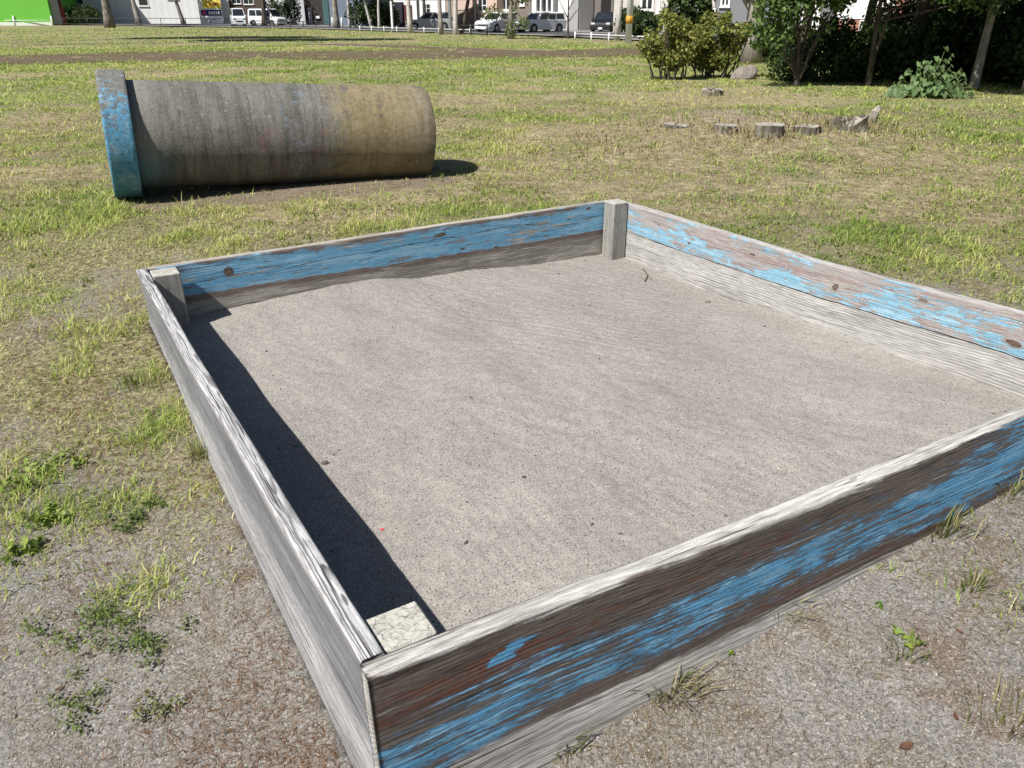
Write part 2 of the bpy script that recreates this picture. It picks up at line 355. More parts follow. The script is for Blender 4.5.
def post_mat():
    g = G('weathered_post'); P = g.obj(); x, y, z = g.xyz(P)
    fib = g.noise(g.vec(x * 90, y * 90, z * 5), 1, 4); n = g.noise(P, 14, 4)
    rr = g.m('SQRT', (x + .09) * (x + .09) + (y + .05) * (y + .05)); rad = g.m('FRACT', rr * 140.)
    dist = g.noise(P, 30, 2, col=True)
    vx = g.n('ShaderNodeVectorMath', operation='MULTIPLY_ADD'); g.put(vx.inputs[0], dist); vx.inputs[1].default_value = (.018,) * 3; g.put(vx.inputs[2], g.vec(x * 1.0, y * 1.7, z * .12))
    e = g.voro(V(g, vx.outputs[0]), 30, 'DISTANCE_TO_EDGE'); crack = (1 - g.ss(.002, .022 , e + (g.noise(P, 60, 3) - .5) * .02)) * g.ss(.38, .58, g.noise(P, 40, 3))
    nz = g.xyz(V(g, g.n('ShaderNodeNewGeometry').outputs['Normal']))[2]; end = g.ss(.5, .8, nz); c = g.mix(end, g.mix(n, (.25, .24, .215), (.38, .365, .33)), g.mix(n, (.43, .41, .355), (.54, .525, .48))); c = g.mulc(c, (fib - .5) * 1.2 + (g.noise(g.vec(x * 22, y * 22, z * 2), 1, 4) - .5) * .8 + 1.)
    c = g.mulc(c, 1 - rad * .2); c = g.mulc(c, (g.noise(P, 120, 3, .7) - .5) * .8 + 1.); c = g.mix(crack * .75, c, (.10, .09, .075)); g.color(c)
    g.bump(fib * .4 - crack * 1.5, .7, .004); return g.mat
M_post = post_mat()

def plank(parent, P, Q, inward, mat, sag=lambda s: 0 * s, cup=0., lean=0., x0=0., x1=None, bottom=-.22, seed=0, wob=.0025):
    """a board from P to Q (ground plan of its outer face), its outer face on the line, thickness towards `inward` (+1 = left of P->Q)"""
    L = float(np.linalg.norm(Q - P)); x1 = L if x1 is None else x1
    ang = math.atan2(*(Q - P)[::-1]); n = 320
    xs = np.linspace(x0, x1, n); r = .006
    zt = RIM; loop = []
    zs_up = np.concatenate([np.linspace(bottom, zt - .06, 26), np.linspace(zt - .055, zt - r, 8)])
    loop += [(0., z) for z in zs_up]
    loop += [(r * .3, zt - r * .3)] + [(yy, zt) for yy in np.linspace(r, TH - r, 9)] + [(TH - r * .3, zt - r * .3)]
    loop += [(TH, z) for z in zs_up[::-1]]
    loop = np.array(loop); m = len(loop)
    X = np.repeat(xs, m); Y = np.tile(loop[:, 0], n); Z = np.tile(loop[:, 1], n); T = zt - Z
    pc = np.stack([X, Y, T], 1)
    s = (X - x0) / (x1 - x0)
    Z2 = Z + sag(s) * (1 - sst(0, .5, T) * .3)
    rim = 1 - sst(.0, .02, T)
    Z2 = Z2 + rim * ((fbm(X * 9, Y * 60 + seed, seed, 4) - .5) * wob * .8 + (fbm(X * 1.3, Y * 0 + seed, seed + 3, 2) - .5) * wob * 1.2)
    bow = (fbm(X * 1.1, 0 * X + seed, seed + 9, 2) - .5) * .012
    Y2 = Y + bow + (fbm(X * 5, T * 40 + Y * 300, seed + 5, 3) - .5) * .003 * (T > .004)
    if cup:
        c = np.sin(np.clip((T - .005) / .36, 0, 1) * math.pi)
        Y2 = Y2 + cup * c * (Y < TH / 2)
    Y2 = Y2 - lean * T
    Vv = np.stack([X, Y2 * inward, Z2], 1)
    i = np.arange(n - 1)[:, None] * m; k = np.arange(m)[None, :]; k2 = (k + 1) % m
    F = np.stack([i + k, i + m + k, i + m + k2, i + k2], -1).reshape(-1, 4)
    if inward > 0: F = F[:, ::-1]
    # end caps as quads between the outer and inner half of the loop
    h = m // 2; caps = []
    for base, fl in ((0, False), ((n - 1) * m, True)):
        for a in range(h - 1):
            q = [base + a, base + a + 1, base + m - 2 - a, base + m - 1 - a]
            if len(set(q)) == 4: caps.append(q[::-1] if fl != (inward < 0) else q)
    me = np_mesh('plank', Vv, np.vstack([F, np.array(caps)]), {'pc': ('FLOAT_VECTOR', pc)}, smooth=False)
    me.validate()
    o = link('plank', me, mat, parent)
    o.location = (P[0] - parent.location.x, P[1] - parent.location.y, 0); o.rotation_euler = (0, 0, ang)
    return o
ctr = (QA + QB + QC + QD) / 4
sandbox = empty('sandbox', (ctr[0], ctr[1], 0), 'square wooden sandbox of weathered planks with peeling blue paint and pale corner posts', 'sandbox')
uv = lambda a, b: (b - a) / np.linalg.norm(b - a)
ub, wl = uv(QB, QC), uv(QA, QB)
sag_near = lambda s: np.interp(s, [0, .1, .224, .369, .494, .7, 1], [0, -.003, -.015, -.012, -.005, 0, 0])
sag_right = lambda s: np.interp(s, [0, .175, .337, .489, .684, 1], [.0, .007, -.006, -.013, 0, .018])
sag_back = lambda s: np.interp(s, [0, .25, .55, .9, 1], [.006, .01, .018, .02, .018])
p = plank(sandbox, QA, QD, 1, M_near, sag_near, lean=.09, seed=1); p['label'] = 'brown and blue flaking front plank with pale lower edge'
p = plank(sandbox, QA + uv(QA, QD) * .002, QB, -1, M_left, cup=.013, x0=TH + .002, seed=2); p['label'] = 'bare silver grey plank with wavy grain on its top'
p = plank(sandbox, QB, QC, -1, M_back, sag_back, x0=TH + .004, seed=3); p['label'] = 'bright blue rear plank with a bare grey foot'
p = plank(sandbox, QD, QC, 1, M_right, sag_right, x0=TH + .002, x1=float(np.linalg.norm(QC - QD)) - TH - .002, seed=4); p['label'] = 'sun bleached plank with pale blue patches and round knots'
def post(corner, d1, d2, top, size=.112, lab=None, off=0.):
    c = corner + d1 * (TH + .008 + size / 2) + d2 * (TH + .010 + size / 2)
    b = MB(); b.box((0, 0, (top - .3) / 2), (size, size * .93, top + .3), 0, .005)
    # cut the tall sides into short lengths so that the post can be a little twisted and worn
    o = b.build('post', M_post, sandbox); o.location = (c[0] - ctr[0], c[1] - ctr[1], 0); o.rotation_euler = (0, 0, math.atan2(ub[1], ub[0]) + off)
    if lab: o['label'] = lab
    return o
post(QA, uv(QA, QD), wl, .368, .118, 'cut post top with cracked end grain')
post(QB, ub, -wl, .386, .12)
post(QC, -ub, uv(QC, QD), .412, .112)
post(QD, uv(QD, QA), uv(QD, QC), .37)

# ------------------------------------------------------------------ sand
def quad_pt(s, r):                     # s along near/back (A->D), r from near to back
    return (1 - s)[:, None] * (1 - r)[:, None] * QA + (s * (1 - r))[:, None] * QD + (s * r)[:, None] * QC + ((1 - s) * r)[:, None] * QB
ns = 520
Sg, Rg = np.meshgrid(np.linspace(.008, .992, ns), np.linspace(.008, .992, ns)); s_, r_ = Sg.ravel(), Rg.ravel()
XY = quad_pt(s_, r_)
zb = np.interp(s_, [0, .126, .26, .386, .564, .753, .924, 1], [.12, .13, .165, .178, .115, .073, .075, .07])
zr = np.interp(r_, [0, .138, .275, .424, .563, .706, .956, 1], [.05, .046, .03, .045, .037, .012, .03, .05])
zn = np.interp(s_, [0, .3, .7, 1], [.0, .02, .04, .05]); zl = np.interp(r_, [0, .3, .6, .85, 1], [-.01, .01, .05, .09, .115])
cen = .05
wb, wr, wn, wL = np.exp(-(1 - r_) / .09), np.exp(-(1 - s_) / .09), np.exp(-r_ / .09), np.exp(-s_ / .12)
SZ = (zb * wb + zr * wr + zn * wn + zl * wL + cen * .12) / (wb + wr + wn + wL + .12)
X, Y = XY[:, 0], XY[:, 1]
SZ = SZ + .035 * (fbm(X * 1.7, Y * 2.2, 31, 4) - .5) + .006 * (fbm(X * 9, Y * 9, 33, 4) - .5)
def rake(ax, ay, sp, amp, lo, hi, sd, bendy=.25):
    """a patch of rake lines running along (ax, ay)"""
    l = math.hypot(ax, ay); ux, uy = ax / l, ay / l
    across = -X * uy + Y * ux + bendy * (fbm(X * .9, Y * .9, sd, 2) - .5); along = X * ux + Y * uy
    return amp * (np.sin(across / sp * 6.283 + 3 * fbm(along * 2, across * 3, sd + 1, 2)) * .5 + 1.4 * (fbm(across / sp * 1.7, along * 2.2, sd + 2, 3) - .5)) * sst(lo, hi, fbm(X * 1.0 + sd, Y * 1.0, sd + 3, 3))
SZ = SZ + rake(wl[0], wl[1], .047, .0014, .50, .68, 301) * (1 - sst(.35, .75, s_)) + rake(ub[0] + .2, ub[1], .05, .0014, .50, .66, 311) * sst(.2, .5, s_) + rake(.9, -.3, .06, .0016, .50, .66, 321, .5)
SZ = SZ + .014 * (np.abs(fbm(X * 1.6 + .6 * fbm(X * 2, Y * 2, 331, 2), Y * 1.6, 333, 3) - .5) * 2 - .3)
SZ = SZ + .020 * (fbm((X * -wl[1] + Y * wl[0]) * 5 + 2.5 * fbm(X * .8, Y * .8, 351, 2), (X * wl[0] + Y * wl[1]) * 1.3, 353, 4) - .5) * sst(.3, .6, fbm(X * .9, Y * .9, 357, 2))
edge_ = np.minimum(np.minimum(s_, 1 - s_), np.minimum(r_, 1 - r_)); SZ = SZ + np.exp(-edge_ / .03) * .030 * (fbm(X * 4, Y * 4, 341, 4) - .45)
i = np.arange(ns - 1)[:, None] * ns; k = np.arange(ns - 1)[None, :]
F = np.stack([i + k, i + k + 1, i + ns + k + 1, i + ns + k], -1).reshape(-1, 4)
def sand_mat():
    g = G('sand'); P = g.pos(); x, y, z = g.xyz(P)
    a = g.noise(P, 420, 2, .7); b = g.noise(P, 150, 3, .7); c2 = g.noise(P, 2.2, 4); d = g.noise(g.vec(x * 3 - y * 2, x * 14 + y * 22, 0), 1, 3)
    gr = g.voro(P, 260, 'F1', 'Color'); gx, gy, gq = g.xyz(gr)
    c = g.mix(c2, (.29, .268, .242), (.385, .36, .328))
    c = g.mulc(c, (a - .5) * 1.0 + (b - .5) * .7 + (d - .5) * .3 + (gx - .5) * .4 + (g.noise(P, 26, 4, .7) - .5) * .55 + (g.noise(P, .9, 5, .65) - .5) * .45 + 1.)
    c = g.mix(g.ss(.93, .96, gy) * .75, c, (.07, .06, .052)); c = g.mix(g.ss(.93, .97, gq) * .6, c, (.58, .55, .50))
    g.color(c); g.bsdf.inputs['Specular IOR Level'].default_value = .1
    g.bump(a * .5 + b * .8 + gx * .4, .75, .006); return g.mat
o = link('sand', np_mesh('sand', np.stack([X, Y, SZ], 1), F, smooth=True), sand_mat()); tag(o, 'pale grey brown sand filling the wooden sandbox', 'sand', kind='stuff')
nb = 420; kb = rng.integers(0, len(X), nb); bz = .0016 + rng.gamma(1.5, .0011, nb); O6 = np.array([(1.6, 0, 0), (-1.6, 0, 0), (0, .8, 0), (0, -.8, 0), (0, 0, .6), (0, 0, -.6)])
ra = rng.uniform(0, 6.28, nb); rot = np.stack([np.stack([np.cos(ra), -np.sin(ra), 0 * ra], 1), np.stack([np.sin(ra), np.cos(ra), 0 * ra], 1), np.stack([0 * ra, 0 * ra, 1 + 0 * ra], 1)], 1)
Vb = np.stack([X, Y, SZ], 1)[kb][:, None, :] + np.einsum('nij,kj->nki', rot, O6) * (bz[:, None] * rng.uniform(.6, 1.4, (nb, 6)))[:, :, None] + np.array([0, 0, .0005])
Fb = (np.arange(nb)[:, None, None] * 6 + np.array([(0, 2, 4), (2, 1, 4), (1, 3, 4), (3, 0, 4), (2, 0, 5), (1, 2, 5), (3, 1, 5), (0, 3, 5)])[None]).reshape(-1, 3)
o = link('sand_debris', np_mesh('sand_debris', Vb.reshape(-1, 3), Fb), flat('debris_brown', (.085, .07, .055), .9, .6, 40)); tag(o, 'tiny dark specks of bark and grit on the sand', 'debris', kind='stuff')
def sand_z(s, r):
    return float(SZ.reshape(ns, ns)[int(np.clip(r, 0, 1) * (ns - 1)), int(np.clip(s, 0, 1) * (ns - 1))])

# ------------------------------------------------------------------ concrete pipe
def pipe_mat(name, blue):
    g = G(name); P = g.obj(); x, y, z = g.xyz(P)
    ang = g.m('ARCTAN2', z, y * -1.)            # 0 towards the lawn in front, + upwards
    n1 = g.noise(P, 4, 5, .6); n2 = g.noise(P, 22, 5, .65); n3 = g.noise(P, 90, 4, .7); n4 = g.noise(P, 11, 5, .7)
    st = g.noise(g.vec(x * 9, ang * .7, 0), 1, 5, .62)     # streaks that ran down round the pipe
    st2 = g.noise(g.vec(x * 30, ang * .9, 3), 1, 4, .6)
    c = g.mix(n1, (.155, .147, .13), (.25, .24, .215)); c = g.mulc(c, (n2 - .5) * .9 + (n3 - .5) * 1.5 + 1.)
    if blue:
        pm = g.ss(-.07, .05, n4 * 1.1 + n2 * .7 - .62 - ang * .40 + (n3 - .5) * .3)
        pm2 = g.ss(.05, .12, n4 + n3 * .4 - .72)
        b = g.mix(n2, (.05, .20, .34), (.15, .36, .52)); b = g.mix(g.ss(.50, .66, n4) * .5, b, (.36, .46, .52)); b = g.mix(g.ss(.56, .66, n2 * .6 + n3 * .4) * .6, b, (.10, .16, .20))
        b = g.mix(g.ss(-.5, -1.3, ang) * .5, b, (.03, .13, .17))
        c = g.mix(g.ss(.35, .7, st) * .35, c, (.12, .115, .10))
        c = g.mix(g.m('MAXIMUM', pm, pm2 * .6), c, b)
        c = g.mix(g.ss(.60, .70, n2 * .7 + n3 * .3) * .8, c, (.25, .24, .225)); c = g.mix(g.ss(.50, .58, g.noise(P, 26, 4, .75)) * g.ss(-.5, .5, ang) * .75, c, (.13, .135, .13)); c = g.mix(g.ss(.56, .62, g.noise(P, 33, 4, .7)) * .55, c, (.05, .085, .10)); c = g.mix(g.ss(.57, .64, g.noise(P, 17, 5, .7)) * .5, c, (.30, .40, .45))
        h = n3 + pm * .3
    else:
        c = g.mix(g.ss(.36, .70, st) * .7, c, (.075, .072, .063)); c = g.mix(g.ss(.48, .66, st2) * .6, c, (.09, .085, .076)); c = g.mix(g.ss(.6, .72, g.noise(g.vec(x * 14, ang * 3, 9), 1, 5, .7)) * .6, c, (.055, .052, .046))
        pale = g.ss(.40, .15, x) * .35; c = g.mix(pale, c, (.36, .345, .315))
        yl = g.ss(1.52, 1.86, x + (n4 - .5) * .5) * (1 - g.ss(2.25, 2.6, x + (n4 - .5) * .3) * .55) * g.ss(.36, .62, n4 * .75 + n1 * .35 + (1 - st) * .8 - .24 - ang * .1 + (n3 - .5) * .3)
        c = g.mix(yl * .46, c, g.mulc((.36, .265, .095), n2 * 1.1 + .4))
        pk = g.ss(.9, 1.05, x) * (1 - g.ss(1.5, 1.66, x)) * g.ss(.5, .66, n4) * (1 - g.ss(-.2, .75, ang))
        c = g.mix(pk * .55, c, (.25, .085, .09))
        bl = g.ss(1.2, 1.28, x) * (1 - g.ss(1.4, 1.5, x)) * g.ss(.52, .62, n4 * .6 + n2 * .4); c = g.mix(bl * .5, c, (.17, .27, .36))
        lb = (1 - g.ss(.14, .5, x)) * (1 - g.ss(-.6, .1, ang)); c = g.mix(lb * .75, c, (.045, .17, .25))
        c = g.mix((1 - g.ss(-1.1, -.35, ang)) * .45, c, (.075, .07, .05))       # self shade of the underside, painted into the colour
        c = g.mix(g.ss(.70, .78, n3) * .5, c, (.46, .45, .42))
        pit = g.ss(.62, .70, g.noise(P, 60, 3, .6)); c = g.mix(pit * .6, c, (.06, .057, .05)); c = g.mix(g.ss(.60, .68, g.noise(P, 34, 4, .7)) * .45, c, (.40, .39, .36))
        h = n3 + n2 * .6 - pit * .8
    g.color(c); g.bsdf.inputs['Specular IOR Level'].default_value = .15; g.bump(h, .6, .008); return g.mat
PIPE_O, PIPE_AZ, PIPE_TILT = (-3.135, 6.355, .622), .443, .053
def ring(prof, wob=.006):
    b = MB(); b.lathe(prof, 96); v = np.array(b.v); a = np.arctan2(v[:, 2], v[:, 1])
    k = 1 + (fbm(v[:, 0] * 5 + 9, a * 6, 51, 4) - .5) * wob * 3; v[:, 1] *= k; v[:, 2] *= k
    b.v = [tuple(q) for q in v]; return b
def seg(x0, x1, r, n): return [(x0 + (x1 - x0) * i / n, r) for i in range(n + 1)]
pipe = empty('concrete_pipe', PIPE_O, 'large stained concrete play pipe with faded blue collar lying on the lawn', 'concrete pipe')
pipe.rotation_euler = (0, PIPE_TILT, PIPE_AZ)
L_, rb, rr = 2.542, .481, .412
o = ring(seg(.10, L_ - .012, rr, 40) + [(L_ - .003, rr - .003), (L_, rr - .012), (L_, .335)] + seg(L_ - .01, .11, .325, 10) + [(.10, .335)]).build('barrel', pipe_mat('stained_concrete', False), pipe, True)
o['label'] = 'grey streaked barrel with a yellow painted end'
cw = .20; x_ = lambda v: v - cw + .135
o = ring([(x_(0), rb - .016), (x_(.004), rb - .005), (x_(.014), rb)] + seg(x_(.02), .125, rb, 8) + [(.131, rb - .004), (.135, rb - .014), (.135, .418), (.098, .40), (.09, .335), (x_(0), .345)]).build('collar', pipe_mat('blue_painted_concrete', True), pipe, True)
o['label'] = 'blue collar with worn grey top'

# ------------------------------------------------------------------ ground: one sheet, finer near the camera
def axis(segs):
    out = [segs[0][0]]
    for a, b, st in segs: out += list(np.linspace(a, b, max(1, int(round((b - a) / st))) + 1)[1:])
    return np.array(out)
gx = axis([(-900, -100, 160), (-100, -30, 5), (-30, -8, .8), (-8, -2.6, .07), (-2.6, 3.0, .024), (3.0, 9, .07), (9, 30, .7), (30, 100, 5), (100, 900, 160)])
gy = axis([(-300, -20, 70), (-20, -.5, 1.5), (-.5, 5.6, .024), (5.6, 12, .06), (12, 24, .16), (24, 45, .5), (45, 110, 2.5), (110, 1500, 250)])
GX, GY = np.meshgrid(gx, gy); X, Y = GX.ravel(), GY.ravel()
GZ = ground(X, Y, True)
def path_d(x, y, pts):
    d = np.full(np.shape(x), 1e9)
    for (a, b), (c, e) in zip(pts[:-1], pts[1:]):
        vx, vy = c - a, e - b; t = np.clip(((x - a) * vx + (y - b) * vy) / (vx * vx + vy * vy), 0, 1)
        d = np.minimum(d, np.hypot(x - a - t * vx, y - b - t * vy))
    return d
TRACK = [tuple(at(*q)[:2]) for q in ((-200, 62), (0, 60), (120, 57), (250, 55.5), (400, 54), (520, 54.5), (620, 52), (680, 49))]
TRACK2 = [tuple(at(*q)[:2]) for q in ((330, 44), (400, 46.5), (480, 50), (560, 52.5))]
def cover(x, y):
    """how much grass grows: 0 bare dirt .. 1 lawn"""
    n = fbm(x * .9, y * .9, 61, 4); n2 = fbm(x * 3, y * 3, 65, 3)
    left = sst(2.0, 3.5, y + .35 - .10 * x + (n - .5) * 2.6 + np.clip(-x - 2.4, 0, 3) * .55)
    front = .10 + .25 * sst(.52, .7, n2) + .15 * sst(1.2, 3, x)
    side = np.where(x < -.2, left, np.maximum(front, sst(3.2, 5.0, y + (n - .5) * 1.5 - .2 * (x - 2) )))
    far = sst(2.6, 4.4, y - .05 * x + (n - .5) * 1.2)
    c = np.maximum(side * (y < 5.2) , far * (y >= 2.6) * np.where(x < -.2, left, 1))
    c = c * (.62 + .38 * sst(.30, .55, n2 * .6 + n * .4))
    dry = np.exp(-((x - 2.6) / 2.2) ** 2 - ((y - 9.9) / 1.6) ** 2) + np.exp(-((x - 1.2) / 1.6) ** 2 - ((y - 7.0) / .9) ** 2) * .7 + .9 * np.exp(-((x + 4.8) / 1.2) ** 2 - ((y - 7.6) / .5) ** 2) * .6
    c = c * (1 - .72 * np.clip(dry, 0, 1) * sst(.28, .55, n2 * .5 + n * .5))
    dpx = x - PIPE_O[0]; dpy = y - PIPE_O[1]; al = dpx * math.cos(PIPE_AZ) + dpy * math.sin(PIPE_AZ); ac = -dpx * math.sin(PIPE_AZ) + dpy * math.cos(PIPE_AZ)
    bare = (1 - sst(.25, .62, np.abs(ac + .32) + (n2 - .5) * .3)) * sst(-.1, .3, al) * (1 - sst(2.4, 2.8, al))
    c = c * (1 - .92 * bare)
    w_ = (n - .5) * 2.5
    c = c * (1 - .8 * (1 - sst(1.2, 3.9, path_d(x, y, TRACK) + 1.6 * w_))) * (1 - .85 * (1 - sst(.8, 2.2, path_d(x, y, TRACK2) + w_)))
    return c
DRYSPOTS = [(*at(px, py)[:2], r_) for px, py, r_ in ((600, 165, 1.3), (690, 150, 1.2), (560, 128, 1.4), (640, 112, 1.7), (720, 140, 1.2), (800, 140, 1.2), (860, 135, 1.0), (450, 190, .7), (430, 130, 1.2), (470, 100, 1.4), (1000, 195, 1.2), (905, 165, .9), (540, 180, .8), (350, 205, .6), (640, 185, .7), (30, 175, .8), (60, 120, 1.2), (10, 150, .7), (760, 100, 1.2), (700, 98, 1.2))]
def dryness(x, y):
    d = np.zeros(np.shape(x)); n = fbm(x * 1.1, y * .9, 131, 4)
    for a, b_, r_ in DRYSPOTS: d = np.maximum(d, np.exp(-((x - a) ** 2 / (r_ * 1.35) ** 2 + (y - b_) ** 2 / r_ ** 2)))
    d = np.maximum(d, .75 * sst(.56, .68, fbm(x * .55 + 3, y * .4, 137, 4)) * sst(4.5, 6, y))
    return np.clip(sst(.30, .72, d + (n - .5) * 1.0), 0, 1)
def track(x, y):
    n = (fbm(x * .5, y * .5, 71, 4) - .5) * 2.2
    return np.maximum(1 - sst(2.4, 4.8, path_d(x, y, TRACK) + 1.4 * n), .9 * (1 - sst(.9, 2.2, path_d(x, y, TRACK2) + n)))
CV = cover(X, Y); TR = track(X, Y); DRY = dryness(X, Y)
dpx = X - PIPE_O[0]; dpy = Y - PIPE_O[1]
AL = dpx * math.cos(PIPE_AZ) + dpy * math.sin(PIPE_AZ); AC = -dpx * math.sin(PIPE_AZ) + dpy * math.cos(PIPE_AZ)
soil = (1 - sst(.3, .7, np.abs(AC + .25))) * sst(-.3, .2, AL) * (1 - sst(2.4, 2.9, AL))
nx, ny = len(gx), len(gy)
i = np.arange(ny - 1)[:, None] * nx; k = np.arange(nx - 1)[None, :]
F = np.stack([i + k, i + k + 1, i + nx + k + 1, i + nx + k], -1).reshape(-1, 4)
def ground_mat():
    g = G('ground'); P = g.pos(); x, y, z = g.xyz(P)
    cv = V(g, g.n('ShaderNodeAttribute', attribute_name='cover').outputs['Fac']); tr = V(g, g.n('ShaderNodeAttribute', attribute_name='track').outputs['Fac'])
    so = V(g, g.n('ShaderNodeAttribute', attribute_name='soil').outputs['Fac'])
    a = g.noise(P, 330, 3, .7); b = g.noise(P, 80, 4, .68); c1 = g.noise(P, 1.6, 5); c2 = g.noise(P, 7, 4); c3 = g.noise(P, .45, 4)
    vc = g.voro(P, 210, 'F1', 'Color'); v1, v2, v3 = g.xyz(vc)
    dirt = g.mix(c1, (.18, .169, .152), (.28, .266, .243)); dirt = g.mix(g.ss(.56, .68, c2 * .6 + c1 * .4) * .55, dirt, (.40, .375, .345))
    dirt = g.mix(g.ss(.50, .66, g.noise(P, 3.1, 5, .65)) * .65, dirt, (.165, .112, .078))
    dirt = g.mulc(dirt, (a - .5) * 1.9 + (b - .5) * 1.2 + (v1 - .5) * .6 + 1.)
    dirt = g.mix(g.ss(.92, .96, v2) * .7, dirt, (.09, .075, .06)); dirt = g.mix(g.ss(.92, .96, v3) * .6, dirt, (.5, .47, .43))
    dirt = g.mix(g.ss(3.6, 6., y) * .75, dirt, g.mulc(g.mix(g.noise(P, 5, 4), (.22, .17, .11), (.42, .36, .25)), (b - .5) * 2.4 + (a - .5) * 1.6 + .97))
    strw = g.noise(g.vec(x * 30 + y * 14, y * 40 - x * 9, 0), 1, 5, .7)
    turf = g.mix(g.ss(.35, .68, strw), (.135, .12, .065), (.40, .355, .215)); turf = g.mix(g.ss(.42, .62, c1 * .5 + c3 * .5) * (g.ss(5., 12., y) * .6 + .15), turf, (.235, .30, .085))
    turf = g.mix(g.ss(.53, .66, c2 * .35 + c1 * .3 + g.noise(P, .9, 3) * .35) * .75, turf, (.37, .32, .21))
    b2 = g.noise(P, 22, 4, .7); turf = g.mulc(turf, (b - .5) * 2.8 + (a - .5) * 1.8 + (b2 - .5) * 2.0 + .88)
    c = g.mix(g.ss(.32, .92, cv * (g.ss(2.2, 3.4, y) * .35 + .65) + (b - .5) * .5 + (c2 - .5) * .4), dirt, turf)
    dr = V(g, g.n('ShaderNodeAttribute', attribute_name='dry').outputs['Fac']); thatch = g.mulc(g.mix(g.ss(.3, .7, g.noise(P, 9, 5, .7)), (.20, .145, .095), (.46, .385, .25)), (b - .5) * 3.0 + (a - .5) * 1.8 + (g.noise(P, 24, 4, .7) - .5) * 2.2 + .97); thatch = g.mix(g.ss(.52, .62, g.noise(P, 13, 4, .7)) * .6, thatch, (.20, .235, .075))
    c = g.mix(g.ss(.2, .8, dr + (b - .5) * .4 + (c2 - .5) * 1.1) * .8, c, thatch)
    c = g.mix(g.ss(.25, .85, tr + (g.noise(P, .9, 5, .65) - .5) * 3.2) * .82, c, g.mulc((.095, .07, .044), b * 1.4 + .3))
    c = g.mix(g.ss(.2, .7, so + (c2 - .5) * .7) * .7, c, g.mulc((.19, .15, .115), a * .8 + .6))
    g.color(c); g.bsdf.inputs['Specular IOR Level'].default_value = .08
    g.bump(a * .5 + b * .7 + v1 * .2 + g.noise(P, 18, 3) * .5, .75, .009); return g.mat
o = link('ground', np_mesh('ground', np.stack([X, Y, GZ], 1), F, {'cover': ('FLOAT', CV), 'track': ('FLOAT', TR), 'dry': ('FLOAT', DRY), 'soil': ('FLOAT', soil)}, smooth=True), ground_mat()); tag(o, 'worn park lawn with bare dirt', kind='structure')

# ------------------------------------------------------------------ grass blades, straw and grit
def blades(x, y, z, hgt, wid, lean, az, col, n_seg=2):
    n = len(x); ca, sa = np.cos(az), np.sin(az)
    px, py = -sa * wid / 2, ca * wid / 2
    m1x, m1y, m1z = x + ca * lean * .3, y + sa * lean * .3, z + hgt * .6
    tx, ty, tz = x + ca * lean, y + sa * lean, z + hgt
    Vv = np.stack([np.stack([x - px, y - py, z - .004], 1), np.stack([x + px, y + py, z - .004], 1),
                   np.stack([m1x + px * .8, m1y + py * .8, m1z], 1), np.stack([m1x - px * .8, m1y - py * .8, m1z], 1),
                   np.stack([tx, ty, tz], 1)], 1).reshape(-1, 3)
    b = np.arange(n)[:, None] * 5
    Q = b + np.array([[0, 1, 2, 3]]); T = b + np.array([[3, 2, 4]])
    C = np.repeat(np.concatenate([col, np.ones((n, 1))], 1), 5, 0)
    return Vv, Q, T, C
def wedge(n, r0, r1, power):
    """points in the ring sector in front of the camera, density ~ r**-power"""
    u = rng.random(n); e = 2 - power
    r = (r0 ** e + u * (r1 ** e - r0 ** e)) ** (1 / e) if abs(e) > 1e-6 else r0 * (r1 / r0) ** u
    a = rng.uniform(R(-43), R(43), n)
    return r * np.sin(a), r * np.cos(a), r
GREEN = np.array([(.14, .23, .038), (.26, .36, .066), (.42, .49, .115), (.58, .55, .22), (.62, .55, .33)])
def grass_colors(x, y, n):
    d = fbm(x * .35, y * .35, 81, 3) * .5 + fbm(x * 2., y * 2., 83, 3) * .5
    k = np.clip((d - .24) * 5.6 + rng.normal(0, 1.0, n), 0, 3.99); i = k.astype(int); f = (k - i)[:, None]
    return (GREEN[i] * (1 - f) + GREEN[i + 1] * f) * rng.uniform(.75, 1.2, (n, 1))
parts = []
for n, r0, r1, pw, nd in ((420000, 2.0, 12, 1.25, 1), (430000, 12, 42, 1.2, 1), (110000, 42, 95, 1.2, 1)):
    x, y, r = wedge(n, r0, r1, pw)
    cv = cover(x, y) * (1 - .72 * track(x, y)) * (1 - .55 * dryness(x, y)); clump = fbm(x * 4.5, y * 4.5, 91, 3) * .6 + fbm(x * 1.3, y * 1.3, 92, 3) * .4
    keep = (rng.random(n) < cv * (.30 + .70 * sst(.40, .60, clump + (rng.random(n) - .5) * .12))) & (box_dist(x, y) < -.01)
    x, y, r, clump = x[keep], y[keep], r[keep], clump[keep]; n = len(x); z = ground(x, y)
    hg = rng.gamma(5, .0044, n) * (.55 + .9 * sst(.42, .68, clump)) * (1 + .012 * r); wd = np.maximum(.0035, .00082 * r) * rng.uniform(.7, 1.5, n)
    ln = hg * rng.uniform(.4, 2.2, n)
    parts.append(blades(x, y, z, hg, wd, ln, rng.uniform(0, 2 * math.pi, n), grass_colors(x, y, n)))
def merge(parts):
    off = 0; Vs, Qs, Ts, Cs = [], [], [], []
    for v, q, t, c in parts: Vs.append(v); Qs.append(q + off); Ts.append(t + off); Cs.append(c); off += len(v)
    return np.concatenate(Vs), [np.concatenate(Qs), np.concatenate(Ts)], {'lc': ('FLOAT_COLOR', np.concatenate(Cs))}
o = link('grass', np_mesh('grass', *merge(parts)), GRASS); tag(o, 'short patchy mown grass of the park lawn', 'grass', kind='stuff')
